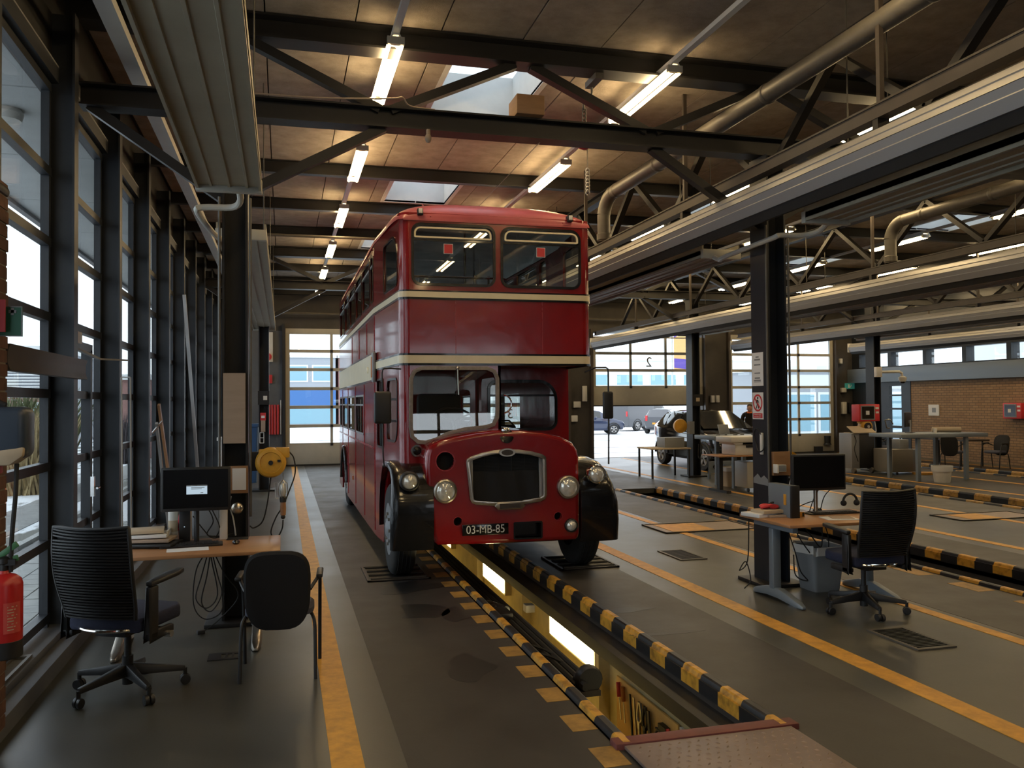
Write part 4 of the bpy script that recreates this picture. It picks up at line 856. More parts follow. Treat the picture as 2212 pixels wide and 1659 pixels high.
for i,(x,dz,ye) in enumerate(RL):
    t=thing('exhaust_rail',RN[i],'rail',(x,-2,3.6),'overhead exhaust extraction rails')
    m=MB(); m.ext([(-.055,3.93+dz),(.055,3.93+dz),(.055,3.945+dz),(.012,3.945+dz),(.012,4.03+dz),(.055,4.03+dz),(.055,4.045+dz),(-.055,4.045+dz),(-.055,4.03+dz),(-.045,4.03+dz),(-.045,3.945+dz),(-.055,3.945+dz)],(x,-3,0),(x,ye-.3,0)); m.build('support_beam','steel_brown',t)
    m=MB(); m.ext([(-.05,3.85+dz),(-.075,3.83+dz),(-.105,3.785+dz),(-.098,3.778+dz),(-.112,3.76+dz),(-.135,3.72+dz),(.135,3.72+dz),(.075,3.83+dz),(.05,3.85+dz)],(x,-3,0),(x,ye,0)); m.build('upper_profile','alu',t)  # paler tone paints the lamp light on the upper faces
    m=MB(); m.ext([(-.135,3.715+dz),(-.115,3.66+dz),(-.12,3.65+dz),(-.085,3.57+dz),(.085,3.57+dz),(.12,3.65+dz),(.135,3.715+dz)],(x,-3,0),(x,ye,0)); m.build('lower_profile','alu_dull',t)  # darker tone paints the shade on the downward faces
    m=MB(); m.ext([(-.07,3.568+dz),(-.012,3.50+dz),(.012,3.50+dz),(.07,3.568+dz)],(x,-3,0),(x,ye,0)); m.build('rubber_lip','black_rubber',t)
    m=MB(); m.box(x-.14,x+.14,ye,ye+.03,3.56+dz,3.86+dz); m.build('end_cap','white_paint',t,bevel=.006)
    for k in range(8):
        yy=-1+k*3.2
        if yy<ye-.5:
            m=MB(); m.box(x-.02,x+.02,yy-.02,yy+.02,4.04+dz,ZC); m.build('hanger','steel_brown',t)
            m=MB(); m.box(x-.05,x+.05,yy-.03,yy+.03,3.84+dz,3.935+dz); m.build('clamp','steel_dark',t)
DN=['round galvanised extraction duct nearest the bus','second round extraction duct beyond the right column']
for i,(x,dz,ye) in enumerate(RL[:2]):
    t=thing('air_duct',DN[i],'duct',(x,-2,4.6),'extraction ducts'); zt=4.69+dz; yb=11.1+i*.3
    m=MB(); m.tube([(x+.05,-3,zt)]+[(x+.05,y,zt) for y in range(-2,11)]+[(x+.05,yb-.28,zt)],.088,18); m.build('straight_pipe','galv',t)
    m=MB(); m.tube([(x+.05,yb-.28,zt)]+[(x+.05*(1-k/6),yb-.28+.26*math.sin(PI/2*k/6),zt-.26+.26*math.cos(PI/2*k/6)) for k in range(1,7)],.092,18); m.build('elbow','galv',t)
    m=MB(); m.tube([(x,yb-.02,zt-.26),(x,yb-.02,4.06+dz)],.088,18); m.build('drop_pipe','galv',t)
    for yy in (2.2,4.9,7.0,9.4,10.7): m=MB(); m.lathe([(.089,-.03),(.096,-.02),(.096,.02),(.089,.03)],(x+.05,yy,zt),(0,1,0),18,False); m.build('joint_band','galv',t)
    m=MB(); m.lathe([(.089,-.05),(.10,-.04),(.10,.04),(.089,.05)],(x,yb-.02,4.12+dz),(0,0,1),18,False); m.build('joint_band','galv',t)
# fluorescent strips
STR=[.955,3.6,6.5,9.05,12.0,14.5,17.2,18.7]
proto=None; n=0; R1='nearest second third fourth fifth sixth seventh eighth'.split()
for si,x in enumerate(STR):
    t=thing('light_trunking',['white lamp trunking left of the bus','white lamp trunking right of the bus','lamp trunking just beyond the right column','lamp trunking before the second exhaust rail','lamp trunking past the second exhaust rail','lamp trunking before the third exhaust rail','lamp trunking past the third exhaust rail','lamp trunking nearest the brick wall'][si],'trunking',(x,-2,5.06),'lamp trunkings')
    m=MB(); m.box(x-.03,x+.03,-6 if si<2 else -2,24.6,5.055,5.10); m.build('channel','white_paint',t)
    for k in range(-4 if si<2 else -1,6):
        y=7.37+3.235*k
        lab='lit twin tube lamp, %s one on the %s'%(R1[k+1] if k>-2 else ['last','second last','third last'][k+4],['strip left of the bus','strip right of the bus','strip beyond the right column','strip before the second exhaust rail','strip past the second exhaust rail','strip before the third exhaust rail','strip past the third exhaust rail','strip nearest the brick wall'][si])
        if proto is None or (si==2 and k==-1):
            wd=2.2 if si==2 else 1.0
            proto=thing('fluorescent_lamp',lab,'lamp',(x,y,5.0),'fluorescent lamps')
            m=MB(); m.ext([(-.055*wd,-.02*(wd-1)),(-.03*wd,.045),(.03*wd,.045),(.055*wd,-.02*(wd-1)),(.045*wd,-.02*(wd-1)),(.022*wd,.03),(-.022*wd,.03),(-.045*wd,-.02*(wd-1))],(x,y,5.015),(x,y+1.58,5.015)); m.build('reflector','white_paint',proto)
            for d in (-.055,.055): m=MB(); m.cyl((x+d,y+.04,4.975),(x+d,y+1.54,4.975),.019,8); m.build('tube','tube_warm',proto)
            for yy in (y+.02,y+1.56): m=MB(); m.box(x-.075,x+.075,yy-.02,yy+.02,4.965,5.03); m.build('end_holder','cream_metal',proto)
        else: dup(proto,(x,y,5.0),label=lab)
o=MB(); o.box(-1.30,-1.17,4.5,20,4.72,4.80); tag(o.build('cable_tray','white_paint'),'pale grey cable tray running high along the left windows','cable tray')
o=MB(); o.box(2.09,2.36,7.56,7.86,4.515,4.70); tag(o.build('timber_block','plywood',bevel=.01),'brown timber block sitting on the truss bottom chord','block')
o=MB(); o.tube(spline([(-.25,7.66,4.53),(.3,7.64,4.53),(.75,7.64,4.56),(.98,7.63,4.58),(1.05,7.65,4.60),(1.12,7.68,4.54),(1.35,7.7,4.53)]),.008,6); tag(o.build('loose_cable','cardboard'),'thin brown cable coiled on the truss near the first lamp','cable')
o=MB(); o.tube([(1.28,7.66,4.33),(1.28,7.66,4.27)],.02,10); o.ball((1.28,7.66,4.25),(.03,.03,.045)); tag(o.build('hook_weight','cardboard'),'small brown hook under the truss left of the timber block','hook')
t=thing('chain_hoist','small red chain hoist hanging from the truss right of the bus','hoist',(2.92,7.98,4.9))
m=MB(); m.box(2.92,3.0,7.7,8.0,4.97,5.03); m.tube(spline([(2.97,7.95,4.98),(2.97,7.96,4.9),(2.9,7.98,4.82),(2.9,7.98,4.75)]),.012,8)
for k in range(5): m.tube([(2.9+.018*math.cos(a),7.98,4.75-k*.04+.026*math.sin(a)) for a in [2*PI*i/10 for i in range(11)]],.006,6)
m.build('hanging_chain','galv',t)
m=MB(); m.lathe([(.01,.14),(.05,.10),(.085,.02),(.09,-.05),(.06,-.10),(.02,-.12)],(2.9,7.98,4.47),(0,0,1),18); m.build('body','red_sign',t)
m=MB(); m.box(2.85,2.90,7.88,7.895,4.43,4.49); m.build('rating_plate','paper',t)
m=MB(); m.tube([(2.93,7.98,4.4),(2.93,7.98,4.16)],.006,6)
for k in range(7): m.tube([(2.93+.02*math.cos(a),7.98,4.14-k*.036+.028*math.sin(a)) for a in [2*PI*i/10 for i in range(11)]],.006,6)
m.build('load_chain','chrome_worn',t)
m=MB(); m.tube([(.2+(2.66-.2)*0+2.15,7.7,4.3),(3.3,16.5,ZC)],.004,5); tag(m.build('guy_wire','galv'),'thin wire running up to the ceiling behind the truss','wire')
m=MB(); m.tube([(-.35,15.2,4.75),(8.5,15.2,4.75)],.025,8); tag(m.build('ceiling_pipe','galv'),'thin galvanised pipe crossing under the ceiling behind the bus','pipe')
# ================================================================== OFFICE FURNITURE
def office_chair(lab,loc,rz,s_=1):
    t=thing('office_chair',lab,'chair',(0,0,0),'office chairs')
    for k in range(5):
        a=PI/2+2*PI*k/5+.35; d=Vector((math.cos(a),math.sin(a),0)); e=Vector((-d.y,d.x,0))
        m=MB(); m.loft([[d*r+e*w+Vector((0,0,z0)),d*r-e*w+Vector((0,0,z0)),d*r-e*w*.7+Vector((0,0,z1)),d*r+e*w*.7+Vector((0,0,z1))] for r,w,z0,z1 in ((.03,.03,.10,.17),(.18,.024,.095,.14),(.325,.018,.085,.115))]); leg=m.build('leg','black_plastic',t,bevel=.004)
        m=MB(); p=d*.325
        for s in (-.016,.016): q=p+e*0; m.lathe([(.004,-.012),(.029,-.011),(.032,0),(.029,.011),(.004,.012)],(q.x+e.x*s,q.y+e.y*s,.032),e,16)
        m.cyl((p.x,p.y,.04),(p.x,p.y,.1),.012,8); m.build('caster','black_plastic',leg)
    m=MB(); m.cyl((0,0,.05),(0,0,.22),.032,16); m.cyl((0,0,.2),(0,0,.40),.02,14); m.build('gas_lift','black_plastic',t)
    m=MB(); m.box(-.10,.10,-.16,.14,.37,.42); m.tube([(.08,.02,.39),(.24,.04,.38)],.012,8); m.mat(0); m.build('mechanism','black_plastic',t,bevel=.01)
    m=MB(); m.loft([[( .235*sx*k,yy,z) for sx,yy in ((-1,-.21),(-1.03,0),(-1,.18),(-.8,.245),(0,.26),(.8,.245),(1,.18),(1.03,0),(1,-.21),(0,-.23))] for k,z in ((.94,.415),(1,.43),(1,.475),(.95,.495))]); m.build('seat','navy_fabric',t,bevel=.012)
    m=MB(); m.tube(arc((0,-.02,.43),.25,195,345,14,'xy'),.011,8); m.build('seat_rim','chrome',t)
    def bk(u,v,off=0):   # curved back
        w=.225+.022*math.sin(v*PI*.9)+ .01*v; x=u*w; y=-.245-.035*(1-u*u)-.10*max(0,v-.15)-.03*math.sin(PI*v)+off; return (x,y,.50+.52*v+.012*u*u*(v>.9))
    m=MB(); 
    N=30
    for i in range(N):
        v0=(i+.08)/N; v1=(i+.62)/N
        m.loft([[bk(u,v0,-.006),bk(u,v1,-.006),bk(u,v1,.006),bk(u,v0,.006)] for u in [-1+2*k/10 for k in range(11)]])
    stuff(m.build('back_slats','black_plastic',t))
    m=MB(); m.loft([[bk(u,v,.016) for u in [-1+2*k/10 for k in range(11)]] for v in [k/8 for k in range(9)]],close=False); m.build('back_pad','black_fabric',t)
    m=MB(); m.tube([bk(u,v,.004) for u,v in [(-1,k/8) for k in range(9)]]+[bk(-1+2*k/8,1.01,.004) for k in range(1,9)]+[bk(1,1-k/8,.004) for k in range(9)],.012,8); m.build('back_frame','black_plastic',t)
    for s in (-1,1):
        m=MB(); m.box(s*.275-.02,s*.275+.02,-.20,-.12,.37,.68); m.box(s*.275-.02,s*.275+.02,-.2,.03,.37,.42); m.box(s*.26-.03,s*.26+.03,-.19,-.1,.37,.41); m.build('arm_post','black_plastic',t,bevel=.012)
        m=MB(); m.loft([[(s*.28-.035*k,y,z),(s*.28+.035*k,y,z),(s*.28+.035*k,y,z+.03),(s*.28-.035*k,y,z+.03)] for y,k,z in ((-.20,.6,.68),(-.1,1,.69),(.04,1.1,.70),(.12,.7,.705))]); m.build('armrest','grey_plastic' if False else 'black_plastic',t,bevel=.01)
    m=MB(); m.cyl((.24,-.02,.37),(.31,-.02,.37),.02,12); m.build('lever','chrome',t)
    t.location=loc; t.rotation_euler[2]=rz; t.scale=(s_,s_,s_); return t
office_chair('black slatted-back office chair on casters at the left desk',(-.97,6.02,0),math.radians(-27),1.07)
office_chair('black slatted-back office chair on casters at the right desk',(4.89,6.46,0),math.radians(0),1.05)
def visitor_chair(lab,loc,rz,col='grey_fabric',proto=[None]):
    if proto[0]: return dup(proto[0],loc,rz,lab)
    t=thing('visitor_chair',lab,'chair',(0,0,0),'four legged visitor chairs'); proto[0]=t
    for s in (-1,1):
        m=MB(); m.tube(spline([(s*.20,-.05,.42),(s*.225,-.13,.40),(s*.24,-.17,.33),(s*.245,-.22,0)],5),.0125,8); m.build('leg','black_plastic',t)
        m=MB(); m.tube(spline([(s*.26,.23,0),(s*.262,.20,.35),(s*.265,.14,.60),(s*.265,.02,.655),(s*.25,-.10,.645),(s*.21,-.2,.60)],5),.0125,8); m.build('leg','black_plastic',t)
        m=MB(); m.box(s*.268-.022,s*.268+.022,-.11,.15,.65,.68); m.build('armrest','black_plastic',t,bevel=.01)
    m=MB(); m.loft([[( .23*k*math.copysign(abs(math.cos(a))**.6,math.cos(a)),.02+.23*k*math.copysign(abs(math.sin(a))**.6,math.sin(a)),z) for a in [2*PI*i/24 for i in range(24)]] for k,z in ((.85,.405),(1,.42),(1,.455),(.9,.475))]); m.build('seat','grey_fabric',t)
    m=MB(); S=[]
    for k,o in ((.93,-.022),(1,-.01),(1,.01),(.9,.028)):
        S.append([(.215*k*(1+.08*math.sin(a))*math.copysign(abs(math.cos(a))**.55,math.cos(a)),-.215-.10*(.5+.5*math.sin(a))+.05*(math.cos(a)**2)*.6+o,.61+.27*k*math.copysign(abs(math.sin(a))**.65,math.sin(a))) for a in [2*PI*i/32 for i in range(32)]])
    m.loft(S); m.build('backrest','black_fabric',t)
    t.location=loc; t.rotation_euler[2]=rz; return t
visitor_chair('black round-backed visitor chair at the left desk near the yellow line',(-.02,6.18,0),math.radians(-4))
visitor_chair('dark armchair at the far table by the brick wall, left one',(17.15,21.6,0),math.radians(-100))
visitor_chair('navy armchair at the right edge by the brick wall',(18.1,18.5,0),math.radians(100))
visitor_chair('dark armchair with its back to us beside the navy one',(17.1,18.9,0),math.radians(-60))
def desk(lab,x0,x1,y0,y1,legs,legmat):
    t=thing('office_desk',lab,'desk',(x0,y0,0),'beech office desks')
    m=MB(); m.box(x0,x1,y0,y1,.718,.745); m.build('desktop','beech',t,bevel=.004)
    m=MB(); m.box(x0+.12,x1-.12,(y0+y1)/2-.03,(y0+y1)/2+.03,.66,.718); m.build('crossbeam','steel_dark',t)
    for lx in legs:
        yc=y0+.50*(y1-y0)
        m=MB(); m.box(lx-.042,lx+.042,yc-.03,yc+.05,.10,.66); m.box(lx-.03,lx+.03,y0+.1,y1-.1,.655,.718); l=m.build('leg',legmat,t,bevel=.012)
        m=MB(); m.loft([[(lx-w,y,z),(lx+w,y,z),(lx+w*.8,y,z+h),(lx-w*.8,y,z+h)] for y,w,z,h in ((y0-.02,.02,.005,.025),(y0+.06,.038,.005,.05),(yc-.1,.042,.03,.085),(yc+.1,.042,.03,.085),(y1-.12,.038,.005,.055),(y1-.06,.025,.005,.03))]); m.build('foot','chrome_worn' if legmat=='grey_plastic' else legmat,l,bevel=.008)
    return t
desk('beech office desk at the left column with keyboard and paper',-1.36,-.02,6.72,7.50,(-1.18,-.2),'grey_plastic')
desk('beech office desk at the right column with books on it',4.30,5.56,6.66,7.52,(4.42,5.42),'bluegrey_metal')
def monitor(lab,c,w,h,rz,dialog=None,pole='black_plastic',dz=.3):
    t=thing('computer_monitor',lab,'monitor',c,'computer monitors'); x,y,z=c
    m=MB(); m.box(x-w/2,x+w/2,y-.02,y+.02,z+dz,z+dz+h); m.build('case','black_plastic',t,bevel=.008)
    m=MB(); m.box(x-w/2+.018,x+w/2-.018,y-.0225,y-.0195,z+dz+.025,z+dz+h-.018); s=m.build('screen','screen_off',t,smooth=False)
    m=MB(); m.cyl((x,y+.05,z+.01),(x,y+.05,z+dz+.12),.02,12); m.box(x-.03,x+.03,y+.0,y+.06,z+dz+.08,z+dz+.16); m.build('stand',pole,t)
    m=MB(); m.box(x-.11,x+.11,y-.05,y+.13,z,z+.012); m.build('foot','black_plastic',t,bevel=.005)
    if dialog:
        a,b,cc,d=dialog; m=MB(); m.box(a,b,y-.0245,y-.0225,cc,d); m.build('dialog_window','screen_dialog',s,smooth=False)
        m=MB(); m.box(a,b,y-.0255,y-.0244,d-.008,d); m.box(a+.035,b-.02,y-.0255,y-.0244,d-.022,d-.018); m.box(a+.035,b-.04,y-.0255,y-.0244,d-.032,d-.028); m.box(b-.05,b-.03,y-.0255,y-.0244,cc+.008,cc+.013); m.build('dialog_text','grey_plastic',s,smooth=False)
    t.rotation_euler[2]=rz; return t
monitor('black monitor showing a small pale dialog box on the left desk',(-.665,7.22,.745),.52,.345,0,(-.735,-.58,1.14,1.212),dz=.262)
monitor('dark blank monitor on the right desk',(4.99,7.24,.745),.57,.345,math.radians(-3),pole='chrome_worn',dz=.232)
def keyboard(lab,x,y,w,rz):
    t=thing('keyboard',lab,'keyboard',(x,y,.745),'keyboards'); m=MB(); m.box(x-w/2,x+w/2,y-.075,y+.075,.745,.762); m.build('case','black_plastic',t,bevel=.004)
    m=MB()
    for j in range(5):
        for i in range(int(w/.021)-1): m.box(x-w/2+.012+i*.021,x-w/2+.029+i*.021,y-.062+j*.025,y-.042+j*.025,.762,.769)
    stuff(m.build('keys','black_plastic',t,smooth=False)); t.rotation_euler[2]=rz
keyboard('black keyboard under the left monitor',-.69,7.13,.46,math.radians(4)); keyboard('black keyboard on the right desk',5.16,7.26,.50,math.radians(-2))
def simple(name,mat,lab,cat,f,bevel=0,group=None,**k):
    m=MB(); f(m); o=m.build(name,mat,bevel=bevel,**k); return tag(o,lab,cat,group)
simple('computer_mouse','black_gloss','black mouse on the left desk right of the keyboard','mouse',lambda m:m.ball((-.36,7.14,.758),(.03,.05,.022),14,8))
simple('computer_mouse','black_gloss','black mouse behind the keyboard on the right desk','mouse',lambda m:m.ball((5.1,7.42,.76),(.05,.035,.024),14,8))
simple('paper_sheet','paper','white sheet of paper lying before the left keyboard','paper',lambda m:m.cb((-.70,6.955,.7465),(.30,.16,.002),.10))
simple('mouse_mat','black_plastic','dark pad at the back of the left desk beside the column','pad',lambda m:m.cb((-.36,7.4,.748),(.17,.12,.005)))
t=thing('desk_computer','black fronted small computer tower on the left desk','computer',(-.77,7.3,.745)); m=MB(); m.box(-.80,-.72,7.32,7.48,.745,1.02); m.build('case','cream_metal',t,bevel=.004); m=MB(); m.box(-.802,-.718,7.305,7.32,.745,1.022); f=m.build('front','black_plastic',t,bevel=.003); m=MB(); m.box(-.765,-.757,7.302,7.306,.87,.875); m.build('power_light','screen_dialog',f)
t=thing('desk_computer','grey sided computer tower beside the right column','computer',(4.62,7.05,.745)); m=MB(); m.box(4.575,4.665,7.08,7.45,.745,1.045); m.build('case','bluegrey_metal',t,bevel=.004); m=MB(); m.box(4.573,4.667,7.06,7.08,.745,1.047); m.build('front','black_plastic',t,bevel=.004); m=MB(); m.box(4.570,4.575,7.14,7.18,.86,.96); m.build('yellow_label','yellow_paint',t,smooth=False)
simple('paper_cup_stack',['white_plastic'],'white cylinder with a tan label left of the left computer','cup',lambda m:m.lathe([(.036,0),(.036,.26)],(-.86,7.42,.745),(0,0,1),18))
simple('cup_label','paper_tan','tan paper band round the white cylinder on the left desk','label',lambda m:m.lathe([(.0368,.08),(.0368,.17)],(-.86,7.42,.745),(0,0,1),18,False))
simple('white_box','white_plastic','pale narrow box right of the left monitor stand','box',lambda m:m.box(-.50,-.44,7.38,7.44,.745,1.0),.004)
FL=[('paper_tan','tan folder on top of the left desk pile'),('paper','white papers under the tan folder'),('cardboard','brown folder in the left desk pile'),('black_plastic','black tray at the bottom of the left desk pile')]
for i,(mt,lb) in enumerate(FL): simple('folder',mt,lb,'folder',lambda m:m.cb((-1.08+.03*i,7.28-.03*i,.745+.025+.03*(3-i)),(.34+.02*i,.26,.022),.1-.12*i),.003,'paper pile on the left desk')
simple('paper_tray','cream_metal','cream paper tray beside the pile on the left desk','tray',lambda m:(m.box(-.95,-.87,7.2,7.45,.745,.76),m.box(-.885,-.87,7.2,7.45,.745,.86)),.004)
simple('desk_cables','black_rubber','tangle of cables behind the left monitor','cable',lambda m:[m.tube(spline(P),.005,6) for P in ([(-.6,7.3,1.05),(-.55,7.4,.9),(-.6,7.45,.78),(-.45,7.45,.76)],[(-.70,7.35,.95),(-.62,7.42,.82),(-.55,7.4,.76),(-.4,7.46,.78)],[(-.55,7.3,1.0),(-.5,7.38,.85),(-.53,7.43,.76)])])
simple('hanging_cables','black_rubber','looped cables hanging below the left desk','cable',lambda m:[m.tube(spline(P),.005,6) for P in ([(-.56,7.15,.72),(-.62,7.15,.5),(-.66,7.15,.33),(-.58,7.15,.25),(-.5,7.15,.35),(-.54,7.15,.6),(-.56,7.15,.72)],[(-.56,7.18,.72),(-.66,7.18,.55),(-.68,7.18,.28),(-.60,7.18,.16),(-.48,7.18,.2),(-.45,7.2,.35)],[(-.55,7.16,.72),(-.50,7.16,.5),(-.47,7.16,.35),(-.55,7.16,.22),(-.62,7.16,.3),(-.58,7.16,.5),(-.55,7.16,.7)],[(-.55,7.2,.72),(-.45,7.2,.5),(-.35,7.3,.3),(-.5,7.4,.1),(-.62,7.35,.02)])])
simple('plug','black_plastic','power plug on the floor under the left desk','plug',lambda m:m.cb((-.64,7.34,.02),(.06,.04,.03),.4),.005)
# left column fittings
simple('cardboard_sheet','cardboard','brown cardboard sheet fixed high on the left column','board',lambda m:m.box(-.483,-.305,7.54,7.58,1.52,2.11))
t=thing('clipboard','brown clipboard with white paper on the left column','clipboard',(-.36,7.55,1.1)); m=MB(); m.box(-.435,-.285,7.555,7.575,1.10,1.33); m.build('board','plywood',t,bevel=.004); m=MB(); m.box(-.41,-.30,7.548,7.555,1.13,1.31); m.build('sheet','paper',t,smooth=False)
simple('socket_mask','chrome_worn','grey plug and cable low on the left column','plug',lambda m:(m.ball((-.37,7.53,.98),(.05,.03,.05)),m.tube(spline([(-.42,7.55,1.08),(-.43,7.53,1.0),(-.40,7.5,.9),(-.38,7.48,.76)]),.006,6)))
t=thing('cable_reel','yellow cable reel on the left column beside the bus lane','reel',(-.09,7.62,1.35),'yellow cable reels')
m=MB(); m.lathe([(.122,.07),(.128,.05),(.128,-.03),(.115,-.05),(.09,-.058),(.085,-.05),(.02,-.055)],(-.10,7.60,1.35),(0,1,0),28); m.build('drum','reel_yellow',t)
m=MB(); m.box(-.06,.055,7.56,7.66,1.39,1.475); m.box(-.20,-.10,7.6,7.68,1.38,1.46); m.build('outlet','reel_yellow',t,bevel=.008)
m=MB(); m.box(-.045,-.02,7.535,7.545,1.355,1.375); m.lathe([(.02,0),(.02,.02)],(-.10,7.53,1.35),(0,1,0),12); m.build('hub','black_plastic',t)
m=MB(); m.box(-.28,-.18,7.62,7.68,1.28,1.44); m.build('bracket','steel_dark',t)
m=MB(); m.tube(spline([(.05,7.6,1.44),(.09,7.6,1.38),(.10,7.6,1.25),(.05,7.6,1.1),(.0,7.58,.98),(-.06,7.58,.88),(-.10,7.58,.76),(-.06,7.58,.70),(-.01,7.58,.78),(.0,7.58,.86)]),.006,6); m.tube(spline([(-.1,7.6,1.23),(-.13,7.6,1.0),(-.17,7.6,.85),(-.24,7.6,.80),(-.27,7.58,.82)]),.006,6); m.build('cable','black_rubber',t)
t=thing('inspection_lamp','caged hand lamp with wooden handle hanging from the yellow reel','lamp',(0,7.58,1.0))
m=MB(); m.lathe([(.022,.0),(.026,.06),(.022,.12)],(0,7.58,.90),(0,0,1),14); m.build('handle','beech',t); m=MB(); m.lathe([(.026,0),(.03,.03),(.024,.05)],(0,7.58,1.01),(0,0,1),14); m.ball((0,7.58,.885),.02); m.build('socket','black_plastic',t)
m=MB(); m.lathe([(.015,.0),(.028,.03),(.025,.09),(.005,.115)],(0,7.58,1.06),(0,0,1),12); m.build('bulb','lens',t)
m=MB(); 
for a in (0,1.05,2.1,3.14,4.2,5.2): m.tube([(.03*math.cos(a),7.58+.03*math.sin(a),1.05),(.04*math.cos(a),7.58+.04*math.sin(a),1.10),(.035*math.cos(a),7.58+.035*math.sin(a),1.17),(0,7.58,1.20)],.003,5)
m.tube([(0,7.58,1.20),(0,7.58,1.26)],.003,5); m.tube([(-.04,7.56,1.05),(-.06,7.56,1.05),(-.06,7.56,1.18)],.004,5); m.build('wire_cage','chrome_worn',t)
# right desk items
BK=[('paper','thick white paperback on the left corner of the right desk',(4.42,7.32,.745,.30,.24,.035,.25)),('paper_tan','tan book lying on the white one on the right desk',(4.47,7.28,.78,.26,.2,.03,.12)),('cardboard','brown covered book below the pile on the right desk',(4.56,7.22,.745,.30,.16,.02,-.05))]
for mt,lb,(x,y,z,a,b,c,r) in BK: simple('book',mt,lb,'book',lambda m:m.cb((x,y,z+c/2),(a,b,c),r),.003,'books on the right desk')
simple('work_gloves','red_sign','crumpled red and black gloves on the books','gloves',lambda m:(m.ball((4.46,7.32,.835),(.06,.05,.025)),m.ball((4.53,7.28,.83),(.05,.04,.02)),m.tube(spline([(4.4,7.3,.825),(4.47,7.25,.85),(4.56,7.27,.835)]),.015,6)))
simple('glove_cuff','black_rubber','dark cable clump beside the gloves on the right desk','cable',lambda m:(m.ball((4.56,7.34,.80),(.05,.06,.03)),m.tube(spline([(4.5,7.36,.83),(4.58,7.36,.86),(4.62,7.3,.78),(4.68,7.22,.75)]),.01,6)))
simple('tape_measure',['yellow_paint','black_plastic'],'yellow and black tape measure on the right desk','tape measure',lambda m:(m.mat(0).cb((4.70,7.14,.768),(.06,.035,.045)),m.mat(1).cb((4.742,7.14,.768),(.03,.037,.047))),.004)
MG=[('paper','white magazine lying half under the right chair back',(4.99,6.92,.745,.30,.22,.006,-.2)),('cardboard','brown printed leaflet on the white magazine',(5.02,6.94,.751,.2,.17,.004,-.35))]
for mt,lb,(x,y,z,a,b,c,r) in MG: simple('magazine',mt,lb,'magazine',lambda m:m.cb((x,y,z+c/2),(a,b,c),r),0,'magazines on the right desk')
simple('notebook','red_sign','small red notebook at the right end of the right desk','notebook',lambda m:m.cb((5.44,6.78,.75),(.16,.1,.01),.2),.002)
simple('dark_hoop','black_rubber','black hoop standing behind the right keyboard','dark_hoop',lambda m:(m.tube(arc((5.46,7.4,.83),.08,-20,200,14,'xz'),.012,8),m.ball((5.385,7.4,.82),.03),m.ball((5.535,7.4,.82),.03)))  # hoop of unknown kind, drawn with a ball at each end
simple('desk_cables','black_rubber','cables dropping behind the right monitor','cable',lambda m:[m.tube(spline(P),.005,6) for P in ([(5.05,7.3,1.0),(5.02,7.36,.88),(5.0,7.4,.76)],[(5.2,7.3,1.0),(5.14,7.36,.9),(5.12,7.4,.76)],[(4.8,7.4,.76),(4.88,7.36,.82),(4.98,7.3,.86),(5.08,7.4,.76)])])
simple('floor_cables','black_rubber','curly cables hanging under the right desk beside the bin','cable',lambda m:[m.tube(spline(P),.006,6) for P in ([(4.72,7.3,.7),(4.80,7.25,.5),(4.95,7.22,.3),(5.05,7.22,.25),(5.08,7.22,.5),(5.04,7.25,.7)],[(4.68,7.35,.7),(4.76,7.3,.4),(4.82,7.3,.2),(4.9,7.3,.1),(4.8,7.35,.15),(4.78,7.35,.35)],[(4.75,7.2,.7),(4.85,7.15,.55),(4.95,7.15,.45),(5.0,7.2,.68)],[(4.36,7.45,.7),(4.34,7.45,.3),(4.28,7.5,.2),(4.35,7.5,.28),(4.40,7.5,.1),(4.33,7.5,.02)])])
t=thing('waste_bin','grey plastic bin with a bag under the right desk','bin',(5.07,7.36,0),'plastic waste bins')
m=MB(); S=lambda h,z:[(5.07+a*h,7.36+b*h,z) for a,b in rrect(-1,1,-1,1,.25,4)]; m.loft([S(.14,.0),S(.185,.43),S(.172,.43),S(.13,.02)]); m.build('tub','grey_plastic',t)
m=MB(); m.loft([[(5.07+a*(.19+.012*math.sin(i*2.3)),7.36+b*(.19+.012*math.cos(i*1.9)),z+.012*math.sin(i*1.3)) for i,(a,b) in enumerate(rrect(-1,1,-1,1,.25,4))] for z in (.36,.40,.44)],cap=False); m.build('bag_rim','white_plastic',t)
# right column fittings
simple('notice_board','plywood','bare plywood board low on the right column','board',lambda m:m.box(4.70,4.885,7.545,7.585,1.10,1.335))
simple('wall_socket',['white_plastic','grey_plastic'],'grey and white socket box on the plywood board','socket',lambda m:(m.mat(0).box(4.69,4.71,7.47,7.545,1.13,1.215),m.mat(1).box(4.71,4.80,7.48,7.545,1.14,1.21)),.004)
t=thing('cable_reel','yellow and black reel half hidden behind the right column','reel',(4.98,7.68,1.2),'yellow cable reels'); m=MB(); m.lathe([(.125,.06),(.13,-.05),(.02,-.055)],(4.97,7.75,1.2),(0,1,0),24); m.build('drum','reel_yellow',t); m=MB(); m.lathe([(.10,0),(.10,.05),(.03,.055)],(4.97,7.69,1.2),(0,-1,0),20); m.build('hub','black_plastic',t); m=MB(); m.tube(spline([(4.97,7.68,1.08),(4.92,7.68,.9),(4.95,7.68,.78)]),.008,6); m.build('cable','black_rubber',t)
t=thing('wall_phone','white handset with black cord on the side of the right column','phone',(4.67,7.75,1.45)); m=MB(); m.box(4.655,4.682,7.69,7.73,1.30,1.52); m.build('handset','white_plastic',t,bevel=.008); m=MB(); m.tube(spline([(4.66,7.7,1.5),(4.64,7.76,1.56),(4.65,7.82,1.5),(4.66,7.8,1.4),(4.65,7.74,1.33),(4.66,7.66,1.36),(4.66,7.64,1.48)]),.007,6); m.build('cord','black_rubber',t)
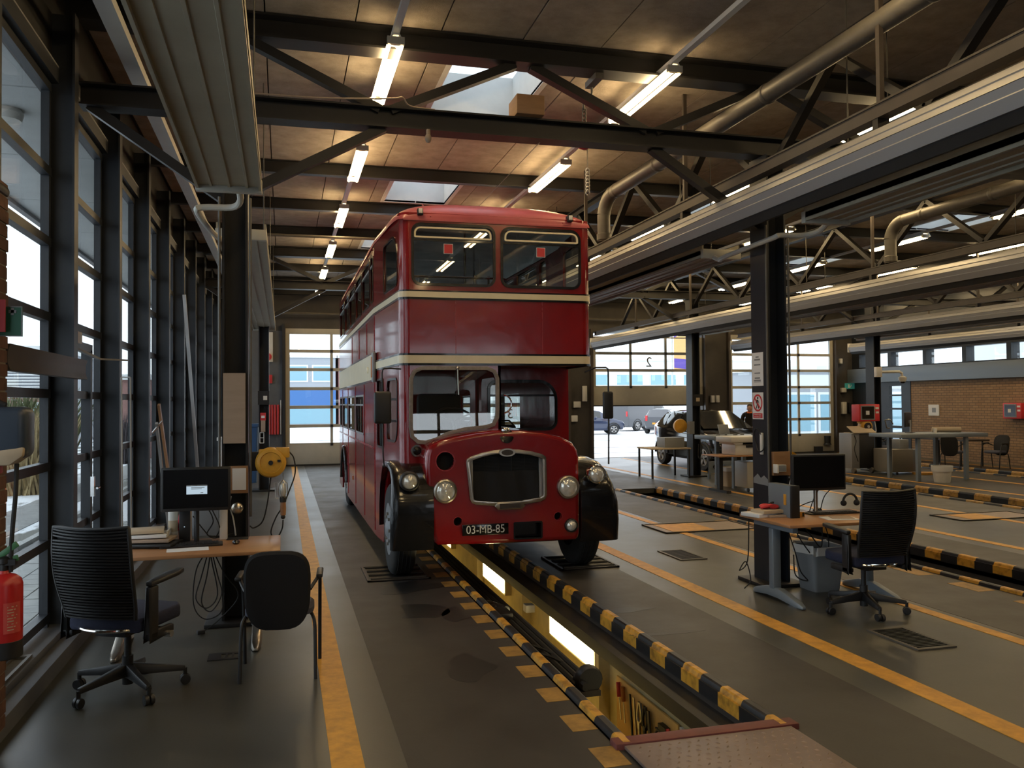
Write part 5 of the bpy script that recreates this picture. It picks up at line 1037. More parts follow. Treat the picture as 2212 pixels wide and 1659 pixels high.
# signs on the left face of the right column
XS=4.684
t=thing('info_notice','white printed notice with grey lines on the right column','sign',(XS,7.8,2.0)); m=MB(); m.box(XS-.006,XS,7.685,7.895,1.995,2.335); m.build('sheet','paper',t,smooth=False)
m=MB()
for z,w,h in ((2.29,.06,.014),(2.262,.11,.016),(2.21,.12,.012),(2.125,.11,.012),(2.075,.10,.014),(2.05,.13,.014),(2.035,.13,.005)):
    n=max(2,int(w/.016))
    for i in range(n): y=7.79+w/2-i*w/n; m.box(XS-.0075,XS-.006,y-w/n*.82,y,z-h/2,z+h/2)
m.build('print','grey_plastic',t,smooth=False)
t=thing('no_entry_sign','white sign forbidding pedestrians on the right column','sign',(XS,7.8,1.66)); m=MB(); m.box(XS-.006,XS,7.69,7.892,1.655,1.928); m.build('plate','paper',t,smooth=False)
def sy(a): return 7.791-a
m=MB(); m.panel(circ(7.791,1.822,.088,32),[circ(7.791,1.822,.070,32)],(XS-.006,0,0),(0,1,0),(0,0,1),-.002); m.build('red_ring','red_sign',t,smooth=False)
m=MB(); m.bar((XS-.0085,sy(-.052),1.872),(XS-.0085,sy(.052),1.772),.004,.02,(1,0,0)); m.build('red_bar','red_sign',t,smooth=False)
m=MB(); m.panel(circ(7.791,1.872,.012,12),[],(XS-.006,0,0),(0,1,0),(0,0,1),-.0015)
for P,wd in (([(0,1.855),(0,1.812)],.024),([(-.004,1.815),(-.014,1.788),(-.022,1.764)],.012),([(.004,1.815),(.014,1.79),(.02,1.764)],.013),([(-.008,1.852),(-.022,1.835),(-.028,1.818)],.008),([(.008,1.852),(.02,1.832),(.024,1.815)],.008)):
    for (a,z0),(b,z1) in zip(P[:-1],P[1:]): m.bar((XS-.007,sy(a),z0),(XS-.007,sy(b),z1),.0022,wd,(1,0,0))
m.build('walking_figure','black_plastic',t,smooth=False)
m=MB(); m.box(XS-.008,XS-.006,7.706,7.876,1.668,1.716); f=m.build('red_field','red_sign',t,smooth=False)
text('sign_text','Verboden toegang',.017,(XS-.0085,7.791,1.702),(PI/2,0,-PI/2),'paper',f); text('sign_text','voor onbevoegden',.017,(XS-.0085,7.791,1.681),(PI/2,0,-PI/2),'paper',f)
simple('paint_scuff','grey_plastic','grey scuffed paint patch low on the right column','patch',lambda m:m.panel([(7.6,.99),(7.9,1.0),(7.9,1.05),(7.82,1.10),(7.76,1.06),(7.7,1.09),(7.62,1.05)],[],(4.684,0,0),(0,1,0),(0,0,1),-.001))
# ================================================================== LEFT FOREGROUND
t=thing('brick_pillar','narrow red brick pillar at the left edge holding extinguisher and dryer','pillar',(-1.6,5.0,.1))
z=.11; r=0
m0=None
while z<3.0:
    for (x0,x1,y0,y1) in ([(-1.72,-1.595,4.75,4.97),(-1.585,-1.46,4.75,4.97),(-1.72,-1.46,4.98,5.08),(-1.72,-1.595,5.09,5.25),(-1.585,-1.46,5.09,5.25)] if r%2 else [(-1.72,-1.46,4.75,4.85),(-1.72,-1.595,4.86,5.08),(-1.585,-1.46,4.86,5.08),(-1.72,-1.46,5.09,5.25)]):
        m=MB(); d=R.uniform(-.003,.003); m.box(x0,x1+d,y0,y1+d,z,z+.065); m.build('brick','brick_red',t,smooth=False)
    z+=.076; r+=1
m=MB(); m.box(-1.715,-1.466,4.756,5.244,.10,3.0); m.build('mortar_core','mortar',t,smooth=False)
m=MB(); m.box(-1.73,-1.45,4.74,5.26,2.995,3.05); m.build('cap','steel_dark',t,bevel=.02)
t=thing('hand_dryer','dark blue and beige wall unit on the brick pillar above the extinguisher','dryer',(-1.38,4.8,1.7))
m=MB(); m.box(-1.60,-1.225,4.72,4.90,1.585,1.845); m.build('casing','bluegrey_metal' if False else 'navy_plastic' if 'navy_plastic' in MT else M('navy_plastic',(.035,.05,.075),.35),t,bevel=.045,seg=4)
m=MB(); m.panel([(-1.52,1.555),(-1.30,1.555),(-1.24,1.60),(-1.235,1.645),(-1.36,1.63),(-1.52,1.60)],[],(0,4.712,0),(1,0,0),(0,0,1),-.16); m.build('lower_cover','paper_tan',t,bevel=.012)
m=MB(); m.box(-1.44,-1.36,4.74,4.84,1.51,1.56); m.build('red_nozzle','red_sign',t,bevel=.01)
m=MB(); m.tube(spline([(-1.29,4.8,1.56),(-1.295,4.8,1.4),(-1.31,4.8,1.2),(-1.315,4.8,1.02)]),.011,8); m.tube(spline([(-1.5,4.8,1.84),(-1.42,4.8,1.88),(-1.34,4.8,1.85)]),.016,8); m.build('cord','black_rubber',t)
t=thing('fire_extinguisher','red fire extinguisher with green lever hanging on the brick pillar','extinguisher',(-1.35,4.8,.6))
m=MB(); m.lathe([(.083,.08),(.085,.09),(.085,.36),(.078,.385),(.055,.405),(.03,.415),(.025,.43)],(-1.345,4.8,.60),(0,0,1),28); m.build('cylinder','red_ext',t)
m=MB(); m.lathe([(.080,.0),(.086,.005),(.086,.085),(.080,.09)],(-1.345,4.8,.60),(0,0,1),28); m.build('base_skirt','black_plastic',t)
m=MB(); m.lathe([(.022,.42),(.022,.46),(.03,.465),(.03,.49),(.01,.50)],(-1.345,4.8,.60),(0,0,1),16); m.box(-1.35,-1.29,4.78,4.82,1.055,1.085); m.build('valve','steel_dark',t)
m=MB(); m.bar((-1.38,4.8,1.09),(-1.285,4.8,1.16),.03,.018,(0,1,0)); m.bar((-1.36,4.8,1.07),(-1.28,4.8,1.09),.03,.012,(0,1,0)); m.build('lever',M('lever_green',(.05,.16,.07),.4),t,bevel=.004)
m=MB(); vs=[];n=8
m.loft([[(-1.345+.0858*math.sin(a),4.8-.0858*math.cos(a),zz) for a in [.25+1.0*i/n for i in range(n+1)]] for zz in (.73,.88)],close=False); m.build('label_panel',M('label_red',(.50,.07,.06),.4),t)
m=MB()
for i in range(9): zz=.745+i*.014; a0,a1=.45,.8+.2*((i*7)%3)/2; m.loft([[(-1.345+.0862*math.sin(a),4.8-.0862*math.cos(a),q) for a in (a0,(a0+a1)/2,a1)] for q in (zz,zz+.005)],close=False)
m.build('label_print','paper_tan',t)
simple('wall_bracket','steel_dark','steel bracket behind the fire extinguisher','bracket',lambda m:m.box(-1.46,-1.42,4.77,4.83,.72,.95))
t=thing('first_aid_sign','green first aid sign with white cross projecting from the pillar','sign',(-1.37,4.9,2.28)); m=MB(); m.box(-1.46,-1.293,4.895,4.905,2.205,2.36); m.build('plate','green_sign',t,smooth=False)
m=MB(); m.panel([(-1.46,2.205),(-1.293,2.205),(-1.293,2.36),(-1.46,2.36)],[[(-1.455,2.21),(-1.298,2.21),(-1.298,2.355),(-1.455,2.355)]],(0,4.895,0),(1,0,0),(0,0,1),.002); c=.006
m.box(-1.345,-1.331,4.892,4.896,2.315,2.35); m.box(-1.356,-1.320,4.892,4.896,2.325,2.34); m.panel([(-1.40,2.31),(-1.378,2.335),(-1.40,2.36)],[],(0,4.895,0),(1,0,0),(0,0,1),.002); m.build('white_cross','grey_plastic',t,smooth=False)
simple('fire_sign','red_sign','red fire sign at the very left edge above the dryer','sign',lambda m:m.box(-1.56,-1.362,4.86,4.87,2.225,2.39))
simple('boxed_blind','steel_brown','long dark brown rolled blind beam across the left windows','blind',lambda m:m.ext([(-.05,-.07),(.05,-.075),(.035,-.03),(.035,.03),(.05,.075),(-.05,.07)],(-1.50,5.28,2.12),(-1.50,7.22,2.12)),.006)
t=thing('door_closer','pale grey door closer with arm on the second left window','door closer',(-1.66,7.5,2.35)); m=MB(); m.box(-1.69,-1.61,7.42,7.56,2.30,2.47); m.box(-1.69,-1.62,7.56,7.85,2.36,2.46); m.build('body','white_paint',t,bevel=.01); m=MB(); m.bar((-1.66,7.6,2.33),(-1.58,8.3,2.26),.03,.02); m.bar((-1.58,8.3,2.26),(-1.42,8.75,2.27),.025,.015); m.build('arm','grey_plastic',t)
simple('floor_channel','galv','flat metal frame lying on the window sill at left','frame',lambda m:m.panel([(-1.74,5.55),(-1.62,5.55),(-1.62,6.4),(-1.74,6.4)],[[(-1.72,5.6),(-1.64,5.6),(-1.64,6.35),(-1.72,6.35)]],(0,0,.17),(1,0,0),(0,1,0),.02))
simple('leaning_pole','alu','long aluminium pole leaning against the left window piers','pole',lambda m:m.bar((-1.50,14.35,3.58),(-1.36,15.6,.0),.05,.025))
simple('leaning_rack','alu','thin white upright frame leaning on the third left pier','frame',lambda m:(m.bar((-1.52,9.05,2.12),(-1.50,9.0,.16),.012,.02),m.bar((-1.44,9.05,2.12),(-1.42,9.0,.16),.012,.02),m.bar((-1.52,9.05,2.12),(-1.44,9.05,2.12),.012,.012)))
t=thing('trolley_rack','wooden pole and aluminium rail leaning by the fourth left window','rail',(-1.5,11.6,1)); m=MB(); m.bar((-1.50,11.5,1.85),(-1.40,12.6,.0),.03,.05); m.build('wooden_pole','beech',t); m=MB(); m.bar((-1.52,11.45,1.62),(-1.47,12.4,.0),.03,.05); m.bar((-1.56,11.4,1.5),(-1.46,11.5,1.64),.02,.02); m.build('metal_rail','alu',t)
simple('red_cone','red_sign','red cone half hidden behind the leaning rail','cone',lambda m:(m.lathe([(.16,0),(.16,.02),(.10,.03),(.02,.6)],(-1.42,13.6,0),(0,0,1),16)))
simple('snow_fence','orange_plastic','small orange barrier in the snow outside','barrier',lambda m:(m.box(-5.1,-4.75,17.0,17.1,-.1,.55),m.box(-4.9,-4.55,20.0,20.1,-.1,.5)),.03)
t=thing('lidded_bin','grey bin with an orange lid by the left windows','bin',(-1.05,13,0)); m=MB(); m.loft([[(-1.05+a*h,13+b*h,z) for a,b in rrect(-1,1,-1,1,.3,4)] for h,z in ((.2,0),(.25,.72))]); m.build('tub','grey_plastic',t); m=MB(); m.loft([[(-1.05+a*h,13+b*h,z) for a,b in rrect(-1,1,-1,1,.4,4)] for h,z in ((.28,.72),(.28,.76),(.2,.84))]); m.build('lid','orange_plastic',t)
t=thing('wire_rack','white wire rack standing behind the left column','rack',(-.75,15,0)); m=MB()
for x in (-.98,-.74):
    for y in (14.9,15.2): m.cyl((x,y,0),(x,y,1.25),.015,8)
m.build('frame','white_paint',t); m=MB()
for k in range(12): m.box(-.99,-.73,14.9,15.2,.2+k*.085,.215+k*.085)
m.box(-1.05,-.68,14.85,15.25,1.25,1.30); m.build('shelf','white_paint',t)
# ------------------------------------------------------------------ far left column and wall
simple('wheeled_bin','blue_plastic','tall blue bin behind the left column','bin',lambda m:m.loft([[(-.80+a*h,21.2+b*h,z) for a,b in rrect(-1,1,-1,1,.2,3)] for h,z in ((.2,0),(.24,1.3),(.27,1.31),(.27,1.38))]))
YC=18.93
t=thing('switch_box','dark switch panel with a white switch on the far left column','switch',(-.4,YC,2)); m=MB(); m.box(-.51,-.28,YC-.05,YC,1.83,2.12); m.build('box','steel_dark',t); m=MB(); m.box(-.40,-.32,YC-.06,YC-.05,1.93,2.02); m.build('switch','white_plastic',t)
t=thing('extinguisher_box','red and tan box on the far left column','box',(-.4,YC,1.5)); m=MB(); m.box(-.46,-.35,YC-.1,YC,1.50,1.66); m.build('top','red_sign',t); m=MB(); m.box(-.45,-.36,YC-.1,YC,1.26,1.5); m.build('lower','cardboard',t); m=MB(); m.box(-.44,-.37,YC-.105,YC-.1,1.55,1.60); m.build('label','paper',t)
simple('wire_holder','white_paint','small white wire holder on the far left column','holder',lambda m:[m.tube([(-.47,YC-.03,z),(-.39,YC-.03,z)],.008,6) for z in (1.02,1.13,1.24)]+[m.tube([(x,YC-.03,1.02),(x,YC-.03,1.24)],.008,6) for x in (-.47,-.39)])
YW=YF-.05
t=thing('hose_coil','coiled red air hose hanging on the grey far wall','hose',(-.3,YW,1.6)); m=MB()
for i in range(4): m.tube([(-.38+i*.08,YW-.1,1.82),(-.38+i*.08,YW-.1,.95)],.033,8)
m.build('coil','red_sign',t); m=MB()
for x in (-.44,-.06): m.tube([(x,YW,1.95),(x,YW-.1,1.95),(x,YW-.1,.95)],.012,6)
m.build('wire_hook','white_paint',t)
simple('air_line','red_sign','red air line running down beside the hose coil','hose',lambda m:m.tube(spline([(-.60,YW-.1,1.7),(-.60,YW-.1,1.4),(-.52,YW-.12,.9),(-.48,YW-.12,.6)]),.02,6))
t=thing('emergency_lamp','white wall lamp with a red alarm horn on the far grey wall','alarm',(-.3,YW,3.5)); m=MB(); m.box(-.50,-.28,YW-.1,YW,3.08,3.95); m.build('housing','white_paint',t); m=MB(); m.lathe([(.05,0),(.11,.1),(.11,.13)],(-.42,YW-.1,3.22),(0,-1,0),14); m.build('horn','red_sign',t)
simple('red_wall_sign','red_sign','small red sign high on the far grey wall','sign',lambda m:m.box(-.47,-.30,YW-.03,YW,2.45,2.70))
# ------------------------------------------------------------------ far wall fittings right of the bus
for x,z,w,h,mt,lb in ((9.15,1.75,.24,.2,'white_plastic','white box on the brown far wall beside the raised door'),(9.42,2.1,.14,.5,'white_plastic','tall white intercom on the brown wall beside the bus'),(9.05,1.3,.22,.2,'paper','paper note on the brown wall right of the bus'),(13.98,1.9,.12,.24,'white_plastic','left one of two white boxes by the raised door'),(14.16,1.9,.12,.24,'white_plastic','right one of two white boxes by the raised door'),(14.05,1.4,.2,.16,'paper_tan','tan box low between the two big doors'),(14.45,1.35,.36,.26,'paper_tan','tan notice between the two big doors'),(18.98,3.2,.1,.18,'white_plastic','small white box high right of the closed door'),(19.08,2.18,.18,.16,'white_plastic','white alarm box right of the closed door'),(19.08,1.55,.17,.42,'white_plastic','tall white extinguisher unit right of the closed door'),(19.38,1.56,.2,.36,'black_plastic','black box on the wall beside the white unit'),(19.2,.55,.2,.28,'paper_tan','tan socket box low right of the closed door')):
    simple('wall_box',mt,lb,'box',lambda m:m.box(x-w/2,x+w/2,YW-.08,YW+.04,z-h/2,z+h/2),.012)
simple('door_motor','black_plastic','black cylindrical unit on the bottom panel of the raised door','motor',lambda m:(m.lathe([(.14,0),(.10,.05),(.11,.42)],(13.4,YF-.08,1.92),(0,0,1),14),m.ball((13.42,YF-.1,1.75),(.12,.08,.08)),m.box(13.2,13.28,YF-.1,YF,1.75,2.0)))
simple('door_motor','black_plastic','black units on the bottom panel of the right closed door','motor',lambda m:(m.lathe([(.14,0),(.10,.05),(.11,.30)],(18.4,YF-.08,.62*0+.28),(0,0,1),14),m.box(17.9,18.2,YF-.1,YF,.02,.22)))
t=thing('exit_sign','green running man exit sign on the far right wall','sign',(19.4,YW,2.3)); m=MB(); m.box(19.15,19.48,YW-.1,YW,2.22,2.42); m.build('plate',M('exit_green',(.05,.30,.26),.4,emit=.15),t); m=MB(); m.box(19.22,19.27,YW-.105,YW-.1,2.26,2.38); m.bar((19.3,YW-.103,2.27),(19.36,YW-.103,2.37),.02,.02); m.build('running_figure','paper',t)
# camera arm and equipment on the far right column
xc,yc=14.85,18.93
t=thing('security_camera','white security camera on an arm on the far right column','camera',(xc,yc,2.5)); m=MB(); m.box(14.74,14.9,yc-.12,yc,2.42,2.68); m.build('wall_mount','white_plastic',t,bevel=.01); m=MB(); m.tube([(14.88,yc-.08,2.55),(15.45,yc-.08,2.56),(15.52,yc-.08,2.52),(15.53,yc-.08,2.44)],.035,10); m.build('arm','white_plastic',t); m=MB(); m.lathe([(.05,.06),(.10,.04),(.10,-.03),(.07,-.08)],(15.54,yc-.08,2.38),(0,0,1),16); m.build('dome','white_plastic',t); m=MB(); m.ball((15.54,yc-.08,2.30),(.07,.07,.05)); m.build('lens','black_gloss',t)
t=thing('control_cabinet','red control cabinet with glass front on the far right column','cabinet',(14.4,yc-.2,1.5),'red control cabinets')
m=MB(); m.box(14.05,14.66,yc-.3,yc,1.29,1.72); m.build('case','red_sign',t,bevel=.01); m=MB(); m.box(14.10,14.51,yc-.31,yc-.3,1.33,1.69); f=m.build('front','grey_plastic',t); m=MB(); m.box(14.13,14.48,yc-.315,yc-.31,1.36,1.665); m.build('window','black_gloss',f)
m=MB(); m.box(14.24,14.34,yc-.32,yc-.315,1.46,1.56); m.box(14.53,14.63,yc-.305,yc-.3,1.6,1.65); m.box(14.54,14.63,yc-.305,yc-.3,1.49,1.54); m.build('label','paper',t)
t=dup(t,(XR-.2,19.0,1.5),math.radians(-90),'red control cabinet at the right edge on the brick wall')
t=thing('cable_reel','yellow reel with black hub under the red control cabinet','reel',(14.3,yc-.2,1.17),'yellow cable reels'); m=MB(); m.lathe([(.15,.1),(.17,.05),(.17,-.06),(.12,-.09)],(14.3,yc-.2,1.16),(0,1,0),24); m.box(14.10,14.3,yc-.26,yc-.14,1.24,1.33); m.build('drum','reel_yellow',t); m=MB(); m.lathe([(.10,0),(.10,.03)],(14.3,yc-.29,1.16),(0,-1,0),20); m.build('hub','black_plastic',t); m=MB(); m.lathe([(.035,0),(.035,.02)],(14.3,yc-.32,1.16),(0,-1,0),14); m.build('cap','alu',t)
simple('spray_gun',['white_paint','reel_yellow'],'white and yellow hand lamp hanging under the yellow reel','lamp',lambda m:(m.mat(0).cyl((14.42,yc-.2,.98),(14.42,yc-.2,.82),.05,10),m.mat(1).cyl((14.42,yc-.2,.8),(14.44,yc-.2,.55),.03,8)))
t=thing('test_machine','tall grey and black test machine left of the far right column','machine',(13.9,18.9,0)); m=MB(); m.box(13.72,13.95,18.5,19.0,.12,1.0); m.build('side','alu_dull',t,bevel=.01); m=MB(); m.box(13.95,14.38,18.5,19.0,.12,.98); m.build('front','black_plastic',t,bevel=.01); m=MB(); m.panel([(13.75,0),(14.4,0),(14.4,.35),(13.75,.35)],[],(0,18.45,1.0),(1,0,0),(0,.8,.45),.02); m.build('desk_panel','paper_tan',t); m=MB(); m.tube(spline([(13.80,18.49,.95),(13.83,18.47,.8),(13.78,18.47,.6),(13.88,18.47,.3)]),.01,6); m.build('cable','black_rubber',t)
for x in (13.78,14.3): m=MB(); m.cyl((x-.03,18.5,.07),(x+.03,18.5,.07),.07,14); m.build('wheel','galv',t)
t=thing('steel_cabinet','grey steel cabinet on the floor under the far standing table','cabinet',(14.8,17.9,0)); m=MB(); m.box(14.35,14.95,17.8,18.5,.06,.62); m.build('body','cream_metal' if False else M('cab_grey',(.20,.18,.15),.5),t,bevel=.01); m=MB(); m.box(14.95,15.25,17.9,18.4,.06,.60); m.box(14.7,14.95,17.95,18.3,.62,.85); m.build('side_unit','grey_plastic',t,bevel=.01); m=MB(); m.cyl((14.5,17.85,.03),(14.53,17.85,.03),.03,10); m.cyl((15.1,17.9,.03),(15.13,17.9,.03),.03,10); m.build('caster','black_plastic',t)
def hitable(lab,x0,x1,y0,y1,zt):
    t=thing('standing_table',lab,'table',(x0,y0,0),'tall grey standing tables'); m=MB(); m.box(x0,x1,y0,y1,zt-.085,zt); m.build('tabletop','bluegrey_metal',t,bevel=.006)
    for x in (x0+.5,x1-.55):
        for y in (y0+.08,y1-.08): m=MB(); m.box(x-.04,x+.04,y-.04,y+.04,0,zt-.08); m.build('leg','bluegrey_metal',t)
hitable('tall grey standing table beside the far right column',13.3,15.65,16.2,17.3,1.06); hitable('tall grey standing table in front of the black car',8.7,10.4,16.2,17.1,1.10)
t=monitor('black monitor turned away on the far standing table',(14.15,17.0,1.06),.52,.34,math.radians(215),pole='alu',dz=.14)
simple('paper_cup','white_plastic','white paper cup on the far standing table','cup',lambda m:m.lathe([(.035,0),(.045,.11)],(14.55,16.6,1.06),(0,0,1),14))
simple('bottle','paper_tan','pale rolled sack at the right end of the far standing table','sack',lambda m:m.tube([(14.9,17.1,1.12),(15.45,16.8,1.12)],.06,10))
simple('cable_cluster','chrome_worn','shiny cables and clips on the far right column','cable',lambda m:[m.tube(spline(P),.015,6) for P in ([(14.95,yc-.1,1.3),(15.1,yc-.12,1.32),(15.2,yc-.12,1.2)],[(14.7,yc-.05,1.3),(14.72,yc-.08,1.05),(14.68,yc-.06,.9)],[(14.98,yc-.1,1.28),(15.02,yc-.1,1.12),(15.1,yc-.1,1.1)])])
t=thing('waste_bin','white bucket with a bag liner beside the far standing table','bin',(14.1,15.9,0),'plastic waste bins'); m=MB(); m.lathe([(.16,0),(.165,.01),(.205,.34)],(14.1,15.9,0),(0,0,1),24); m.build('tub','white_plastic',t); m=MB(); m.lathe([(.21,.24),(.222,.30),(.225,.37),(.20,.37)],(14.1,15.9,0),(0,0,1),24,False); m.build('bag_rim','white_paint',t)
simple('picture_frame',['white_paint','paper'],'small framed notice on the brick wall','frame',lambda m:(m.mat(0).box(XR-.085,XR-.06,21.98,22.42,1.33,1.67),m.mat(1).box(XR-.09,XR-.085,22.02,22.38,1.37,1.63)))
simple('notice_print','grey_plastic','grey picture printed on the framed notice','print',lambda m:m.box(XR-.092,XR-.09,22.1,22.26,1.43,1.57))
t=thing('long_table','dark folding table along the brick wall','table',(17.8,19.5,0)); m=MB(); m.box(17.6,18.4,19.0,22.6,.70,.74); m.build('tabletop','steel_brown',t)
for y in (19.2,20.8,22.4):
    for x in (17.65,18.35): m=MB(); m.cyl((x,y,0),(x,y,.70),.022,8); m.build('leg','black_plastic',t)
simple('paper_cup','white_plastic','white cup on the dark table by the brick wall','cup',lambda m:m.lathe([(.035,0),(.045,.12)],(17.9,20.4,.74),(0,0,1),12))
simple('yellow_ramp','yellow_paint','yellow floor bracket beyond the far standing table','ramp',lambda m:m.panel([(14.95,17.6),(15.5,17.5),(15.5,17.8),(15.2,17.95),(14.95,17.85)],[],(0,0,.0),(1,0,0),(0,1,0),.05))
simple('yellow_arrow','yellow_faded','worn yellow arrow painted before the brick wall','marking',lambda m:m.panel([(16.9,18.7),(17.3,18.9),(16.95,19.4),(17.2,19.0)],[],(0,0,.003),(1,0,0),(0,1,0),.001))
# middle: small table with crate, printer table, bin, ramp
t=thing('steel_table','small black legged table with a grey crate by the far column','table',(8.8,19.2,0)); m=MB(); m.box(8.42,9.45,18.75,19.6,.69,.72); m.build('tabletop','paper_tan',t)
for x in (8.46,9.41):
    for y in (18.79,19.56): m=MB(); m.box(x-.02,x+.02,y-.02,y+.02,0,.69); m.build('leg','black_plastic',t)
simple('grey_crate','grey_plastic','grey box lying on the small black legged table','box',lambda m:m.box(8.86,9.38,18.95,19.4,.72,.96),.01)
t=thing('cable_reel','yellow reel on the far middle column before the black car','reel',(9.2,18.9,1.2),'yellow cable reels'); m=MB(); m.lathe([(.17,.1),(.18,.0),(.17,-.09),(.02,-.1)],(9.27,18.95,1.24),(.3,1,0),24); m.build('drum','reel_yellow',t); m=MB(); m.box(9.4,9.52,18.7,18.85,1.05,1.35); m.build('bracket','grey_plastic',t)
t=thing('switch_box','dark panel with a square cream switch on the far middle column','switch',(9.7,18.9,1.9)); m=MB(); m.box(9.56,9.84,18.87,18.93,1.72,2.0); m.build('box','steel_dark',t); m=MB(); m.box(9.66,9.75,18.86,18.87,1.83,1.92); m.build('switch','paper_tan',t)
simple('hanging_lead','black_rubber','dark lead looped on the far middle column','cable',lambda m:m.tube(spline([(9.7,18.85,1.0),(9.78,18.84,.7),(9.72,18.84,.45),(9.68,18.84,.55),(9.7,18.84,.8)]),.012,6))
t=thing('printer_table','pale table with the white printer left of the right column','table',(8.7,15.4,0)); m=MB(); m.box(8.35,9.9,15.35,16.1,.72,.745); m.build('tabletop','beech',t,bevel=.004)
for x in (8.55,9.8):
    m=MB(); m.box(x-.04,x+.04,15.65,15.75,.05,.72); m.box(x-.05,x+.05,15.35,16.1,0,.05); m.build('leg','bluegrey_metal' if x>9 else 'black_plastic',t)
t=thing('printer','white office printer on the pale table','printer',(8.95,15.6,.745)); m=MB(); m.box(8.74,9.5,15.42,15.98,.745,.97); m.build('body','white_plastic',t,bevel=.02); m=MB(); m.box(8.62,9.52,15.38,16.0,1.0,1.12); m.loft([[(x,y,z) for x,y in ((a,15.4),(9.5,15.4),(9.5,15.98),(a,15.98))] for a,z in ((8.74,.95),(8.64,1.02))]); m.build('scanner_lid','white_plastic',t,bevel=.02); m=MB(); m.box(8.9,9.45,15.40,15.45,.955,1.0); m.box(8.98,9.3,15.405,15.43,.90,.945); m.build('paper_slot','black_plastic',t)
t=thing('pedestal','cream drawer pedestal under the printer table','cabinet',(9.0,15.7,0)); m=MB(); m.box(9.02,9.28,15.45,15.95,.08,.60); m.build('body','cream_metal',t,bevel=.006); m=MB(); m.cyl((9.05,15.5,.04),(9.08,15.5,.04),.04,10); m.cyl((9.22,15.5,.04),(9.25,15.5,.04),.04,10); m.build('caster','black_plastic',t)
t=thing('waste_bin','small beige bin with a bag beside the printer table','bin',(9.35,17.0,0),'plastic waste bins'); m=MB(); m.loft([[(9.35+a*h,16.7+b*h,z) for a,b in rrect(-1,1,-1,1,.25,4)] for h,z in ((.17,0),(.21,.40))]); m.build('tub','paper_tan',t); m=MB(); m.loft([[(9.35+a*.215,16.7+b*.215,z) for a,b in rrect(-1,1,-1,1,.25,4)] for z in (.33,.42)],cap=False); m.build('bag_rim','white_paint',t)
t=thing('steel_ramp','grey perforated ramp beam by the black car front wheel','ramp',(9.5,18,0)); 
for (x0,x1,y) in ((9.75,10.55,18.5),(10.3,11.4,18.2)):
    m=MB(); m.panel([(x0,.12),(x1,.12),(x1,.40),(x0,.40)],[circ(x0+.18+i*.23,.27,.055,14) for i in range(int((x1-x0-.1)/.23))],(0,y,0),(1,0,0),(0,0,1),.03); m.box(x0,x0+.06,y-.05,y,0,.40); m.box(x1-.06,x1,y-.05,y,0,.40); m.build('beam','bluegrey_metal',t)
simple('clipboard_stand','grey_plastic','tilted grey screen on the middle standing table','screen',lambda m:m.cb((9.25,16.8,1.22),(.3,.03,.22),.3,-.3),.005)
simple('small_parts','grey_plastic','small tools scattered on the middle standing table','tools',lambda m:[m.cb((9.0+i*.2,16.6+.1*math.sin(i*3),1.115),(.08,.05,.03),i) for i in range(6)],.004)
